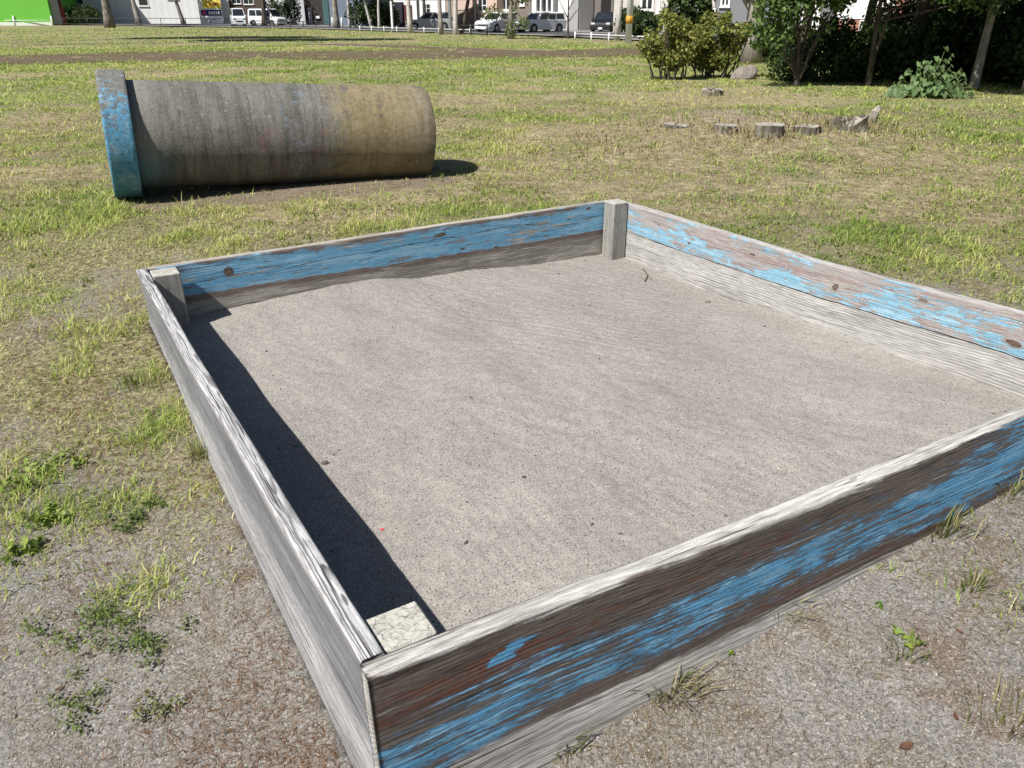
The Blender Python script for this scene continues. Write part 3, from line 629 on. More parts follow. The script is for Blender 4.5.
# broad little leaves of clover and plantain among the grass
x, y, r = wedge(90000, 2.2, 13, 1.4); cl = fbm(x * 1.7, y * 1.7, 101, 3) * .6 + fbm(x * 5, y * 5, 102, 2) * .4
cv = cover(x, y); keep = (rng.random(len(x)) < sst(.52, .66, cl) * np.clip(cv * 1.3, 0, 1)) & (box_dist(x, y) < -.03) & (rng.random(len(x)) < sst(3.0, 4.6, y)); x, y, r = x[keep], y[keep], r[keep]; n = len(x)
hg = rng.uniform(.008, .03, n); ln = rng.uniform(.012, .035, n)
cols = np.array([(.13, .19, .035)]) + rng.random((n, 1)) * np.array([[.14, .12, .03]])
o = link('clover', np_mesh('clover', *merge([blades(x, y, ground(x, y), hg, rng.uniform(.007, .015, n), ln, rng.uniform(0, 6.28, n), cols)])), GRASS); tag(o, 'small broad leaves of clover and plantain in the lawn', 'ground cover', kind='stuff')
# straw lying on the dirt
x, y, r = wedge(230000, .9, 14, 1.2); cl = fbm(x * 1.5, y * 1.5, 111, 3) * .6 + fbm(x * 6, y * 6, 112, 2) * .4; cv = cover(x, y)
nearleft = np.exp(-np.clip(-box_dist(x, y), 0, 9) / .5)
keep = (rng.random(len(x)) < np.clip(.25 + 1.1 * sst(.4, .62, cl + .22 * nearleft * (x < 0) + .06 * (x > 0)), 0, 1)) & (box_dist(x, y) < -.012); x, y, r = x[keep], y[keep], r[keep]; n = len(x)
ln = rng.uniform(.012, .05, n); cols = np.array([(.42, .355, .24)]) * rng.uniform(.45, 1.15, (n, 1)) * (1 - rng.random((n, 1)) ** 3 * np.array([[.35, .5, .6]])); br = ((x < -.1) & (box_dist(x, y) > -.55) & (fbm(x * 3, y * 3, 115, 3) > .42))[:, None]; cols = np.where(br, cols * np.array([[.72, .5, .4]]), cols)
sb = blades(x, y, ground(x, y) + .004, rng.uniform(.001, .010, n), np.maximum(.0011, .0005 * r) * rng.uniform(.8, 1.8, n), ln * (1 + .05 * r), rng.uniform(0, 6.28, n), cols)
o = link('straw_litter', np_mesh('straw_litter', *merge([sb])), GRASS); tag(o, 'dry straw and dead roots strewn on the bare dirt', 'straw', kind='stuff')
# grit
x, y, r = wedge(60000, .9, 7, 1.3); keep = (rng.random(len(x)) < 1.05 - cover(x, y)) & (box_dist(x, y) < -.012); x, y = x[keep], y[keep]; n = len(x)
sz = .0010 + rng.gamma(1.6, .0007, n); O = np.array([(1, 0, 0), (-1, 0, 0), (0, 1, 0), (0, -1, 0), (0, 0, 1), (0, 0, -1)])
Vv = (np.stack([x, y, ground(x, y) + sz * .3], 1)[:, None, :] + O[None] * (sz[:, None] * rng.uniform(.6, 1.3, (n, 6)))[:, :, None]).reshape(-1, 3)
F8 = np.array([(0, 2, 4), (2, 1, 4), (1, 3, 4), (3, 0, 4), (2, 0, 5), (1, 2, 5), (3, 1, 5), (0, 3, 5)])
F = (np.arange(n)[:, None, None] * 6 + F8[None]).reshape(-1, 3)
gc = np.repeat(np.concatenate([np.array([(.31, .285, .26)]) * rng.uniform(.3, 1.35, (n, 1)), np.ones((n, 1))], 1), 6, 0)
gm = G('grit'); gm.color(gm.attr('lc', 'Color'))
o = link('grit', np_mesh('grit', Vv, F, {'lc': ('FLOAT_COLOR', gc)}), gm.mat); tag(o, 'small grey grit on the bare dirt', 'grit', kind='stuff')

# ------------------------------------------------------------------ plants and trees
def bark_mat(name, a, b, birch=False):
    g = G(name); P = g.obj(); x, y, z = g.xyz(P)
    n = g.noise(g.vec(x * 9, y * 9, z * 2.2), 1, 5, .65); n2 = g.noise(P, 30, 4, .6); bl = g.noise(P, 2.1, 3)
    c = g.mix(g.ss(.35, .65, n), a, b); c = g.mulc(c, (n2 - .5) * .9 + (bl - .5) * .5 + 1.)
    if birch:
        d = g.noise(g.vec(x * 5, y * 5, z * 16), 1, 3); c = g.mix(g.ss(.60, .66, d) * .85, c, (.06, .055, .05))
        e = g.noise(P, 1.3, 2); c = g.mix(g.ss(.62, .72, e) * .5, c, (.12, .11, .10))
    g.color(c); g.bump(n, .9, .03); return g.mat
BARK = bark_mat('bark_grey_brown', (.10, .085, .07), (.25, .225, .195)); BARKD = bark_mat('bark_dark', (.05, .042, .035), (.13, .105, .085)); BIRCH = bark_mat('bark_birch', (.42, .40, .37), (.56, .54, .50), True)
BARKP = bark_mat('bark_pale', (.19, .17, .145), (.36, .33, .29))
def leaves(blobs, n, size, cols, shell=.45, up=.35, droop=0., aspect=1.7, seed=None):
    """leaf-sized folded kites through the volume of some ellipsoids; blobs = (x,y,z,rx,ry,rz)"""
    B = np.array(blobs, float); vol = B[:, 3] * B[:, 4] * B[:, 5]; idx = rng.choice(len(B), n, p=vol / vol.sum()); b = B[idx]
    d = rng.normal(size=(n, 3)); d /= np.linalg.norm(d, axis=1)[:, None]; rad = (shell + (1 - shell) * rng.random(n)) ; rad = np.where(rng.random(n) < .3, rng.random(n) ** .5, rad)
    rad = rad * (1 + .22 * (fbm(d[:, 0] * 2.5 + idx * 7.1, d[:, 1] * 2.5 + d[:, 2] * 3, 7, 3) - .5) * 2.)
    P = b[:, :3] + d * rad[:, None] * b[:, 3:]
    hole = fbm(P[:, 0] / (size * 6) + P[:, 2] / (size * 9), P[:, 1] / (size * 6) - P[:, 2] / (size * 5), 19, 2); P = P[hole > .34]; d = d[hole > .34]; n = len(P)
    N = rng.normal(size=(n, 3)) * .75 + d * .5; N[:, 2] += up; N /= np.linalg.norm(N, axis=1)[:, None]
    T = np.cross(N, rng.normal(size=(n, 3))); T[:, 2] -= droop; T -= N * (T * N).sum(1)[:, None]; T /= np.linalg.norm(T, axis=1)[:, None]; S_ = np.cross(N, T)
    sz = size * rng.uniform(.6, 1.35, n)[:, None]
    tip, back = P + T * sz, P - T * sz * .75; l = P + S_ * sz / aspect + N * sz * .22; r = P - S_ * sz / aspect + N * sz * .22
    Vv = np.stack([back, r, tip, l], 1).reshape(-1, 3); i = np.arange(n)[:, None] * 4
    F = np.concatenate([i + np.array([[0, 1, 2]]), i + np.array([[0, 2, 3]])])
    C = np.array(cols); k = rng.integers(0, len(C), n); col = C[k] * rng.uniform(.65, 1.3, (n, 1))
    return Vv, F, np.repeat(np.concatenate([col, np.ones((n, 1))], 1), 4, 0)
def foliage(name, parent, *a, **kw):
    Vv, F, C = leaves(*a, **kw)
    return link(name, np_mesh(name, Vv, F, {'lc': ('FLOAT_COLOR', C)}), LEAF, parent)
def bend(p0, p1, n=7, amp=.06, seed=0):
    p0, p1 = np.array(p0, float), np.array(p1, float); t = np.linspace(0, 1, n); L = np.linalg.norm(p1 - p0)
    off = np.stack([(fbm(t * 3 + seed, 0 * t + seed * 3.3, 5, 2) - .5), (fbm(t * 3 + seed + 40, 0 * t, 6, 2) - .5), 0 * t], 1) * amp * L * 2 * np.sin(t * math.pi)[:, None]
    return p0 + (p1 - p0) * t[:, None] + off
def tree(name, label, P, h, r, lean=(0, 0), bark=BARK, crown=None, group=None, nleaf=1500, lsize=.12, cols=((.05, .09, .02), (.08, .12, .025)), forks=(), limbs=5, flare=1.5, seed=1, cat='tree', crown_lab=None):
    o = empty(name, P, label, cat, group); b = MB(); top = (lean[0] * h, lean[1] * h, h)
    pts = bend((0, 0, -.15), top, 10, .03, seed); b.tube(pts, [r * (1 + (flare - 1) * math.exp(-max(0, q[2]) / (2.2 * r + .05))) * (1 - .72 * max(0, q[2]) / h) for q in pts], 10, True, .12)
    for f in forks:                                # (z0, dx, dy, dz, r)
        z0 = f[0]; s0 = np.array([lean[0] * z0, lean[1] * z0, z0]); p = bend(s0, s0 + np.array(f[1:4]), 7, .08, seed + z0); b.tube(p, [f[4] * (1 - .65 * i / 6) for i in range(7)], 8, True, .1)
    if crown:
        for k in range(limbs):
            c = crown[(k * 3) % len(crown)]; z0 = min(h * (.35 + .6 * k / max(limbs, 1)), max(.3, c[2] - .4)); s0 = np.array([lean[0] * z0, lean[1] * z0, z0])
            e = np.array(c[:3]) + np.array([random.uniform(-.5, .5) * c[3], random.uniform(-.5, .5) * c[4], 0]); p = bend(s0, e, 6, .1, seed + k * 5); b.tube(p, [r * .38 * (1 - .8 * i / 5) + .006 for i in range(6)], 6)
    b.build('trunk', bark, o, True)
    if crown: foliage('crown', o, crown, nleaf, lsize, cols)
    return o
def bush(name, label, P, blobs, n, size, cols, stems=8, group=None, cat='shrub', spread=.6, bark=BARKD, **kw):
    o = empty(name, P, label, cat, group); b = MB()
    for k in range(stems):
        c = blobs[k % len(blobs)]; e = (c[0] + random.uniform(-.6, .6) * c[3], c[1] + random.uniform(-.6, .6) * c[4], c[2] + random.uniform(-.2, .5) * c[5])
        s0 = (c[0] * spread + random.uniform(-.18, .18), c[1] * spread + random.uniform(-.1, .1), -.05); b.tube(bend(s0, e, 6, .14, k), [.017 * (1 - .7 * i / 5) + .004 for i in range(6)], 5)
    if stems: b.build('stems', bark, o)
    foliage('foliage', o, blobs, n, size, cols, **kw); return o
YG = ((.23, .25, .05), (.31, .32, .075), (.18, .215, .045), (.12, .16, .04), (.30, .27, .10))
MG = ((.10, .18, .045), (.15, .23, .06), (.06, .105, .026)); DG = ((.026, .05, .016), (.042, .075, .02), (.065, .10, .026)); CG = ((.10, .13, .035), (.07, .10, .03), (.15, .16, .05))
# shrubs and rock on the right
P = at(667, 80); m = 1 / pxm(P)
bush('shrub', 'left of two yellow green shrubs, with the darker thin stems below', P, [(.0, 0, .98, .34, .35, .38), (-.40, .05, .72, .30, .35, .34), (.38, 0, .70, .34, .4, .32), (.05, .1, .45, .42, .4, .3), (-.16, 0, 1.25, .18, .2, .17), (.30, 0, 1.08, .16, .2, .14)], 7800, .042, YG, 16, 'yellow green shrubs on the lawn')
P = at(715, 78)
bush('shrub', 'right of two yellow green shrubs, in front of the thick trunk', P, [(-.5, 0, .78, .34, .4, .38), (-.08, 0, .95, .36, .4, .38), (.32, .1, .82, .36, .4, .32), (.60, .1, 1.02, .22, .3, .17), (-.1, .1, .45, .55, .4, .34), (-.3, 0, 1.22, .18, .2, .16), (.12, 0, 1.25, .15, .2, .13)], 9500, .042, YG, 18, 'yellow green shrubs on the lawn')
def rock(name, label, P, size, mat, seed, cat='rock', group=None):
    me = bpy.data.meshes.new(name); import bmesh
    bm = bmesh.new(); bmesh.ops.create_icosphere(bm, subdivisions=3, radius=1)
    for v in bm.verts:
        d = v.co.normalized(); k = 1 + .5 * (float(fbm(np.array([d.x * 1.6 + d.z]), np.array([d.y * 1.6 - d.z + seed]), seed, 4)[0]) - .5) * 1.6
        v.co = Vector((d.x * size[0] * k, d.y * size[1] * k, max(-.3, d.z * k) * size[2]))
    bm.to_mesh(me); bm.free(); o = link(name, me, mat, None); o.location = P; return tag(o, label, cat, group)
STONE = flat('stone', (.23, .205, .18), .95, .45, 5, bump=.6)
rock('rock', 'brown grey rock between the shrub and the dark tangled stems', at(744, 79) + np.array([0, 0, .04]), (.30, .24, .30), STONE, 3)
# cut stumps and the row of buried logs
def stump_mat():
    g = G('stump_wood'); P = g.obj(); x, y, z = g.xyz(P); rr = g.m('SQRT', x * x + y * y)
    ring_ = g.m('SINE', rr * 190. + g.noise(P, 8, 3) * 9.) * .5 + .5; n = g.noise(g.vec(x * 20, y * 20, z * 4), 1, 4)
    top = g.ss(.5, .8, g.xyz(V(g, g.n('ShaderNodeNewGeometry').outputs['Normal']))[2])
    side = g.mix(g.ss(.4, .6, n), (.09, .078, .062), (.20, .18, .15)); tp = g.mix(ring_, (.27, .25, .215), (.37, .345, .30)); tp = g.mix(g.ss(.5, .7, g.noise(P, 9, 4)) * .6, tp, (.22, .20, .17))
    g.color(g.mulc(g.mix(top, side, tp), n * .8 + .6)); g.bump(n, .7, .01); return g.mat
STUMP = stump_mat()
def stump(label, P, r, h, seed, jag=.04, rot=0, group=None, mat=STUMP):
    n, m = 40, 7; v = []; a = np.arange(n) * 2 * math.pi / n
    rr = r * (1 + .12 * (fbm(np.cos(a) * 1.5 + seed, np.sin(a) * 1.5, seed, 3) - .5) * 2)
    zt = h + jag * 2 * (fbm(np.cos(a) * 1.2 + seed * 2, np.sin(a) * 1.2 + 5, seed + 2, 4) - .5)
    for k in range(m):
        t = k / (m - 1); f = 1.28 - .28 * min(1, t * 1.6)
        for i in range(n): v.append((math.cos(a[i]) * rr[i] * f, math.sin(a[i]) * rr[i] * f, -.12 + (zt[i] + .12) * t))
    for q in (.75, .45, .15):
        for i in range(n): v.append((math.cos(a[i]) * rr[i] * q, math.sin(a[i]) * rr[i] * q, h + (zt[i] - h) * q + jag * .6 * (random.random() - .5)))
    v.append((0, 0, h)); rows = m + 3; f = []
    for k in range(rows - 1):
        for i in range(n): f.append((k * n + i, k * n + (i + 1) % n, (k + 1) * n + (i + 1) % n, (k + 1) * n + i))
    for i in range(n): f.append(((rows - 1) * n + i, (rows - 1) * n + (i + 1) % n, rows * n))
    b = MB(); b.add(v, f); o = b.build('tree_stump', mat); o.location = P; o.rotation_euler = (0, 0, rot); return tag(o, label, 'stump', group)
LOGS = 'old log stumps in the lawn'
stump('pale freshly cut stump alone on the lawn below the shrubs', at(712, 95), .18, .09, 4, .07, .4, LOGS)
stump('flat grey log stump, widest of the low row, with a clean cut face', at(769, 134), .16, .105, 9, .012, 1, LOGS)
stump('sunken grey log stump half hidden by dry grass left of the widest one', at(725, 131), .13, .07, 12, .015, 2, LOGS)
stump('low log stump with crumbled edge just right of the widest one', at(806, 131), .16, .06, 15, .03, .2, LOGS)
stump('nearly buried dark stump at the left end of the log row', at(677, 126), .15, .016, 21, .03, .5, LOGS)
stump('broken jagged stump rising at the right end of the log row', at(846, 127), .22, .07, 27, .11, 2.2, LOGS)
b = MB(); 
for (x, y, z, l, a, e) in ((.05, -.03, .03, .10, .6, 1.5), (.0, .03, .0, .13, .2, .7), (-.06, .0, .0, .12, 2.6, .4)):
    b.tube([(x, y, z - .08), (x + l * math.cos(a) * .5, y + .02, z + l * e * .6), (x + l * math.cos(a), y + .03, z + l * e)], [.06, .05, .022], 7, True, .6)
o = b.build('root_snag', STUMP); o.location = at(866, 122); tag(o, 'splintered grey root stub beside the broken stump', 'root')
xs, ys = [], []
for px, py, n_, r_ in ((677, 124, 60, .35), (725, 131, 110, .35), (745, 136, 90, .4), (769, 135, 110, .35), (806, 130, 120, .35), (850, 128, 260, .45), (870, 125, 160, .35), (712, 96, 70, .35), (640, 150, 90, .8), (590, 140, 90, .8)):
    P = at(px, py); xs.append(P[0] + rng.normal(0, r_ * .6, n_)); ys.append(P[1] + rng.normal(0, r_ * .5, n_))
xs, ys = np.concatenate(xs), np.concatenate(ys); n = len(xs); hg = rng.uniform(.04, .13, n); dc = np.array([(.40, .33, .19), (.30, .22, .13), (.24, .27, .09), (.46, .40, .25)])[rng.integers(0, 4, n)] * rng.uniform(.7, 1.15, (n, 1))
o = link('dry_grass', np_mesh('dry_grass', *merge([blades(xs, ys, ground(xs, ys), hg, rng.uniform(.006, .013, n), hg * rng.uniform(.4, 1.4, n), rng.uniform(0, 6.28, n), dc)])), GRASS); tag(o, 'dry tangled grass on the low mound round the old log stumps', 'grass', kind='stuff')
# thick trunk with the dark hole, leafy small tree, dark dome, and the wood on the right
P = at(751, 63)
o = tree('old_tree', 'thick old tree trunk with pinkish bark and a dark knot hole', P, 7, .26, (-.01, .01), BARKP, [(0, 0, 6.2, 2.6, 2.4, 1.8), (1.6, .5, 5.4, 1.6, 1.6, 1.2), (-1.7, 0, 5.2, 1.5, 1.5, 1.1)], None, 5200, .11, MG, ((1.1, -.8, .2, 1.8, .12), (1.25, .9, -.3, 2.4, .14)), 4, 1.35, 5)
b = MB(); b.tube([(.04, -.23, .86), (.045, -.245, .98)], [.09, .07], 8); b.build('knot_hole', flat('hollow_dark', (.02, .017, .014)), o)
P = at(797, 86); 
o = tree('leafy_tree', 'small tree with big sunlit leaves and several twisted dark stems', P, 2.2, .045, (-.12, .02), BARKD, [(-.6, -.3, 1.9, .5, .5, .5), (-.55, -.3, 1.55, .7, .6, .55), (-.15, -.2, 2.05, .8, .7, .6), (.45, 0, 1.75, .55, .6, .5), (-.75, -.35, 1.0, .5, .45, .4), (.1, .1, 2.9, 1.1, 1.0, .7), (.95, -.1, 2.15, .6, .6, .45), (.2, -.5, 1.9, .6, .5, .4), (.25, -.1, 1.15, .35, .35, .3)], None, 13500, .06, MG, ((.15, .55, -.1, 1.5, .035), (.1, -.45, .1, 1.3, .035), (.3, .25, .2, 1.7, .03), (.05, .2, -.2, .9, .03), (.02, -.3, -.15, .7, .028), (.05, -.5, -.25, .75, .035)), 7, 1.8, 8)
P = at(838, 84)
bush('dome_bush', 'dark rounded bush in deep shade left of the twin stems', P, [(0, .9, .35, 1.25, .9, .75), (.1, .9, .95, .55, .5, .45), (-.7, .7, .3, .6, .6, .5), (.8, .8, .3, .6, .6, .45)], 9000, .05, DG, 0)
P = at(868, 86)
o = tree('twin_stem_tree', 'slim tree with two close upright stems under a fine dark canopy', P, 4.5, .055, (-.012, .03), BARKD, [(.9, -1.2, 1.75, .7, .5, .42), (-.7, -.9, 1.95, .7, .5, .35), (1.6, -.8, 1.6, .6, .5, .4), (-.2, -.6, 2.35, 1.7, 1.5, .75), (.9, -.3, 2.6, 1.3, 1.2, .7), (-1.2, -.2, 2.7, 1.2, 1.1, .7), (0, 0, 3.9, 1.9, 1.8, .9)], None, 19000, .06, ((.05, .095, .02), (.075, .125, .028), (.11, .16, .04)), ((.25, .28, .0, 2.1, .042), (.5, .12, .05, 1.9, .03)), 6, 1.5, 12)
P = at(973, 89)
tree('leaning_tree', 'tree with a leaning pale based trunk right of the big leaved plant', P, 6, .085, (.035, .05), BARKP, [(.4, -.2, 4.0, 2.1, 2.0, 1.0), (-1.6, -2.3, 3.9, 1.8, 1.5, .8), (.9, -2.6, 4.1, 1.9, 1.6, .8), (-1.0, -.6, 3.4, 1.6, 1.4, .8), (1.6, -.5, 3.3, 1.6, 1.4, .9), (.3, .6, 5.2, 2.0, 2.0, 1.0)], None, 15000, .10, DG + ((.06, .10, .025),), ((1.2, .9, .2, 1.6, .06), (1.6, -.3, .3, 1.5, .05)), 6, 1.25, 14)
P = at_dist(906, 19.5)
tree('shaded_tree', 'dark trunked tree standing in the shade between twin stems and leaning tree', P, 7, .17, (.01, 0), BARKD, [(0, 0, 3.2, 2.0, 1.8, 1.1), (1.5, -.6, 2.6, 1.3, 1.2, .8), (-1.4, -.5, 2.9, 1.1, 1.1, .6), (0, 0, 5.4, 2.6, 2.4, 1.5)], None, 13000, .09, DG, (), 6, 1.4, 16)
WOOD_G = 'dark trees at the edge of the wood'
wood_trees = [(800, 24, 7.5, 'dark tree far back behind the small leafy tree'), (860, 27, 8, 'dark tree far back behind the twin stems'), (955, 21, 7.5, 'dark tree close behind the leaning tree'), (1030, 18.5, 7.5, 'dark tree at the right edge of the photo'), (1075, 15.5, 6.5, 'nearest dark tree, just past the right edge'), (1010, 25, 8.5, 'tall dark tree deep in the wood at the right'), (925, 27, 8.5, 'tall dark tree deep in the wood behind the big leaved plant')]
for i, (px, yy, h, lab) in enumerate(wood_trees):
    P = at_dist(px, yy); k = random.Random(i)
    cr = [(0, -.3, h * .78, 2.4, 2.3, h * .2), (k.uniform(-1, 1), -1.1, h * .55, 2.1, 1.8, h * .16), (-1.5, -.3, h * .5, 1.6, 1.5, h * .14), (1.5, 0, h * .46, 1.6, 1.5, h * .14)]
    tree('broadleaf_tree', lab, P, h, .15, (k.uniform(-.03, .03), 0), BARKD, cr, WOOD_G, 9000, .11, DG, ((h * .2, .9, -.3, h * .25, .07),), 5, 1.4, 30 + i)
UG = 'bushes in the shade under the trees'
for i, (px, yy, w_, h, lab) in enumerate([(908, 19.4, .8, 1.0, 'dark bush behind the big leaved plant'), (945, 20.2, 1.3, 1.5, 'taller dark bush left of the leaning trunk'), (1012, 19.0, 1.1, 1.4, 'dark bush right of the leaning trunk'), (1050, 17.6, 1.1, 1.5, 'dark bush at the right edge beside the rust coloured leaves'), (885, 22.5, 1.2, 1.1, 'pale green bush beyond the twin stems'), (990, 22, 2.0, 2.2, 'broad dark bush deep in the wood'), (1060, 20.5, 2.0, 2.4, 'dark bush deep in the wood past the right edge'), (925, 23.5, 1.8, 2.2, 'dark bush deep in the wood behind the shaded tree'), (775, 30, 1.3, 1.1, 'low dark bush seen through the gap by the small leafy tree')]):
    P = at_dist(px, yy - 1.1)
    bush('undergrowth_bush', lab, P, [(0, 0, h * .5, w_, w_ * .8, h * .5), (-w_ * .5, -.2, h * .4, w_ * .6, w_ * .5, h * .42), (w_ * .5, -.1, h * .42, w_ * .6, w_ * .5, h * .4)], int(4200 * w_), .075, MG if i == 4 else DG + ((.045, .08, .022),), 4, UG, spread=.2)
# big leaved plant: heart shaped leaves on stalks
P = at(926, 97); o = empty('big_leaved_plant', P, 'knee high plant with large pale green leaves at the edge of the shade', 'plant'); st = MB(); Vs, Fs, Cs = [], [], []; cnt = 0
for k in range(330):
    a = random.uniform(0, 6.28); q = random.random() ** .6; xx, yy_ = .76 * q * math.cos(a) + .03, .42 * q * math.sin(a) - .05; zz = (.08 + .66 * (1 - q ** 1.5)) * (.65 + .35 * math.sin(a * 3 + 1)) * random.uniform(.4, 1.15) + .03
    if zz < .55: pass
    st.tube([(xx * .35, yy_ * .35, -.03), (xx * .8, yy_ * .8, zz * .75), (xx, yy_, zz)], [.008, .006, .004], 4)
    n = Vector((xx * .8 + random.uniform(-.3, .3), yy_ * .9 - .55 + random.uniform(-.3, .3), .75)).normalized(); t = Vector((xx, yy_ - .15, -.35)); t = (t - n * t.dot(n)).normalized(); s2 = n.cross(t); L_ = random.uniform(.048, .09); W_ = L_ * .62
    prof = [(-.28, .35), (-.38, .75), (-.1, 1.0), (.35, .8), (.75, .38), (1.0, 0.)]
    c0 = Vector((xx, yy_, zz)); pts = [c0 - t * L_ * .05] + [c0 + t * L_ * u + s2 * W_ * v_ + n * (L_ * .12 * (v_ - u * u)) for u, v_ in prof] + [c0 + t * L_ * u - s2 * W_ * v_ + n * (L_ * .12 * (v_ - u * u)) for u, v_ in prof[-2::-1]]
    Vs += [tuple(p_) for p_ in pts]; m_ = len(pts); Fs += [(cnt, cnt + j, cnt + j + 1) for j in range(1, m_ - 1)]; cnt += m_
    col = np.array((.135, .21, .08)) * random.uniform(.5, 1.35); Cs += [(*col, 1)] * m_
st.build('stalks', flat('green_stalk', (.10, .14, .04)), o)
link('leaves', np_mesh('leaves', np.array(Vs), np.array(Fs), {'lc': ('FLOAT_COLOR', np.array(Cs))}), LEAF, o)
P = at_dist(1022, 15.2); bush('rusty_bush', 'sprig of rust orange leaves at the right edge before the dark wood', P, [(0, 0, .98, .22, .2, .13), (.12, 0, .8, .18, .2, .12)], 260, .045, ((.42, .13, .05), (.5, .2, .08), (.2, .08, .04)), 1)
# weeds and tufts that stand out one by one
TUFTS = 'weeds growing on the bare dirt'
def weed(label, px, py, blobs_r, n, size, cols, kind='weed_plant', hz=.05):
    P = at(px, py); r = blobs_r
    Vv, F, C = leaves([(0, 0, hz * .6, r, r * .8, hz)], n, size, cols, .1, .9); Vv[:, 2] = np.maximum(Vv[:, 2], .004)
    o = link(kind, np_mesh(kind, Vv, F, {'lc': ('FLOAT_COLOR', C)}), LEAF); o.location = P; tag(o, label, 'weed', TUFTS)
BG = ((.22, .30, .055), (.16, .24, .045), (.28, .34, .08)); KG = ((.13, .19, .05), (.17, .23, .06), (.10, .14, .04))
def scatter_weed(label, px, py, pieces, rad, n, size, cols, hz=.035):
    P = at(px, py); bl = [(0, 0, hz * .4, rad * .55, rad * .5, hz * .5)]
    for _ in range(pieces):
        a = random.uniform(0, 6.28); q = rad * random.random() ** .7; bl.append((q * math.cos(a), q * .8 * math.sin(a), hz * .5, rad * .34, rad * .3, hz * .7))
    Vv, F, C = leaves(bl, n, size, cols, .05, 1.0); Vv[:, 2] = np.maximum(Vv[:, 2], .003)
    o = link('weed_plant', np_mesh('weed_plant', Vv, F, {'lc': ('FLOAT_COLOR', C)}), LEAF); o.location = P; tag(o, label, 'weed', TUFTS)
scatter_weed('bright broad leaved weed at the left edge, lowest of the bright ones', 16, 556, 5, .07, 70, .017, BG, .05)
scatter_weed('bright broad leaved weed just above the lowest one at the left edge', 42, 524, 6, .08, 90, .016, BG, .055)
scatter_weed('bright weed with pale leaves at the top of the bare patch by the left edge', 40, 474, 7, .16, 190, .015, BG, .05)
scatter_weed('dark green creeping weed in the middle of the dirt left of the sandbox', 134, 524, 7, .11, 340, .0068, KG)
scatter_weed('small dark creeping weed nearest the middle of the bare left plank', 150, 507, 4, .055, 120, .0065, KG)
scatter_weed('large mat of clover in the lower left dirt', 100, 618, 14, .19, 1100, .0062, KG + ((.16, .22, .05),))
scatter_weed('smaller mat of clover right beside the large mat', 150, 645, 8, .12, 420, .0062, KG)
scatter_weed('thin weed patch below the clover mats', 85, 705, 9, .12, 300, .006, KG + ((.2, .22, .06),))
scatter_weed('thin pale weed patch right of the lowest weeds', 165, 712, 6, .09, 190, .006, ((.2, .2, .07), (.14, .16, .05)))
def tuft(label, px, py, n, h, spread, cols, name='grass_tuft', lean=.6):
    P = at(px, py); x = rng.normal(0, spread, n); y = rng.normal(0, spread * .7, n); hg = h * rng.uniform(.5, 1.1, n); az = np.arctan2(y, x) + rng.normal(0, .7, n)
    C = np.array(cols)[rng.integers(0, len(cols), n)] * rng.uniform(.75, 1.2, (n, 1))
    v, q, t, c = blades(x, y, 0 * x, hg, rng.uniform(.0025, .005, n), hg * rng.uniform(.2, 1., n) * lean * 1.6, az, C)
    o = link(name, np_mesh(name, v, [q, t], {'lc': ('FLOAT_COLOR', c)}), GRASS); o.location = P; tag(o, label, 'grass tuft', 'grass tufts by the sandbox')
GT = ((.22, .26, .07), (.16, .2, .05), (.38, .34, .17)); DT = ((.38, .33, .19), (.26, .23, .12), (.15, .16, .06))
tuft('green grass tuft against the bare left plank', 200, 458, 70, .075, .022, GT)
tuft('pale green grass tuft in the dirt left of the bare plank', 140, 385, 110, .07, .05, GT)
tuft('dry straggling tuft at the foot of the front plank, nearest its left end', 566, 748, 45, .06, .02, DT, lean=1.)
tuft('larger dry tuft with long bent blades at the foot of the front plank', 668, 690, 90, .075, .035, DT, lean=1.1)
tuft('wispy tuft at the foot of the front plank below its middle', 780, 612, 50, .06, .03, DT + GT, lean=1.)
tuft('green tuft at the foot of the front plank towards the right edge', 940, 530, 80, .085, .04, GT + DT)
tuft('tuft beneath the front plank at the very right edge', 1010, 490, 90, .09, .05, GT + DT)
tuft('lone green tuft on the dry ground at the right', 968, 588, 30, .07, .02, GT)
tuft('loose green tuft in the lower right dry ground', 905, 655, 25, .06, .03, GT)
tuft('sparse tuft near the bottom right corner', 1000, 720, 40, .085, .05, GT + DT)
scatter_weed('single glossy green leaf lying below the front plank', 878, 607, 2, .02, 5, .016, ((.2, .36, .05),), .02)
scatter_weed('small pale green seedling below the front plank', 724, 656, 1, .02, 7, .012, BG, .025)
scatter_weed('crawling light green weed on the dry ground at the right', 905, 640, 5, .05, 24, .011, BG, .02)
# bits lying in the sand
def in_box(px, py):
    d = ray(px, py); z = .05
    for _ in range(4): t = (z - CAM_H) / d[2]; Pq = EYE + t * d
    return Pq
def nearest_sand(P):
    k = np.argmin((XYs[:, 0] - P[0]) ** 2 + (XYs[:, 1] - P[1]) ** 2); return float(SZ[k])
XYs = XY
for px, py, s_m, col, nm, lab in ((381, 517, .007, (.6, .08, .09), 'plastic_scrap', 'tiny red scrap on the sand by the shadow edge'), (524, 474, .008, (.06, .05, .045), 'pebble', 'small dark pebble in the middle of the sand'), (324, 458, .013, (.10, .09, .08), 'pebble', 'larger dark pebble at the edge of the shadow'), (708, 298, .016, (.18, .16, .13), 'pebble', 'pebble beside the right rear corner of the sand')):
    P = in_box(px, py); P[2] = nearest_sand(P) + s_m * .2; rock(nm, lab, P, (s_m, s_m * .7, s_m * .6), flat(nm + '_colour', col), int(px), 'scrap' if 'scrap' in nm else 'pebble')
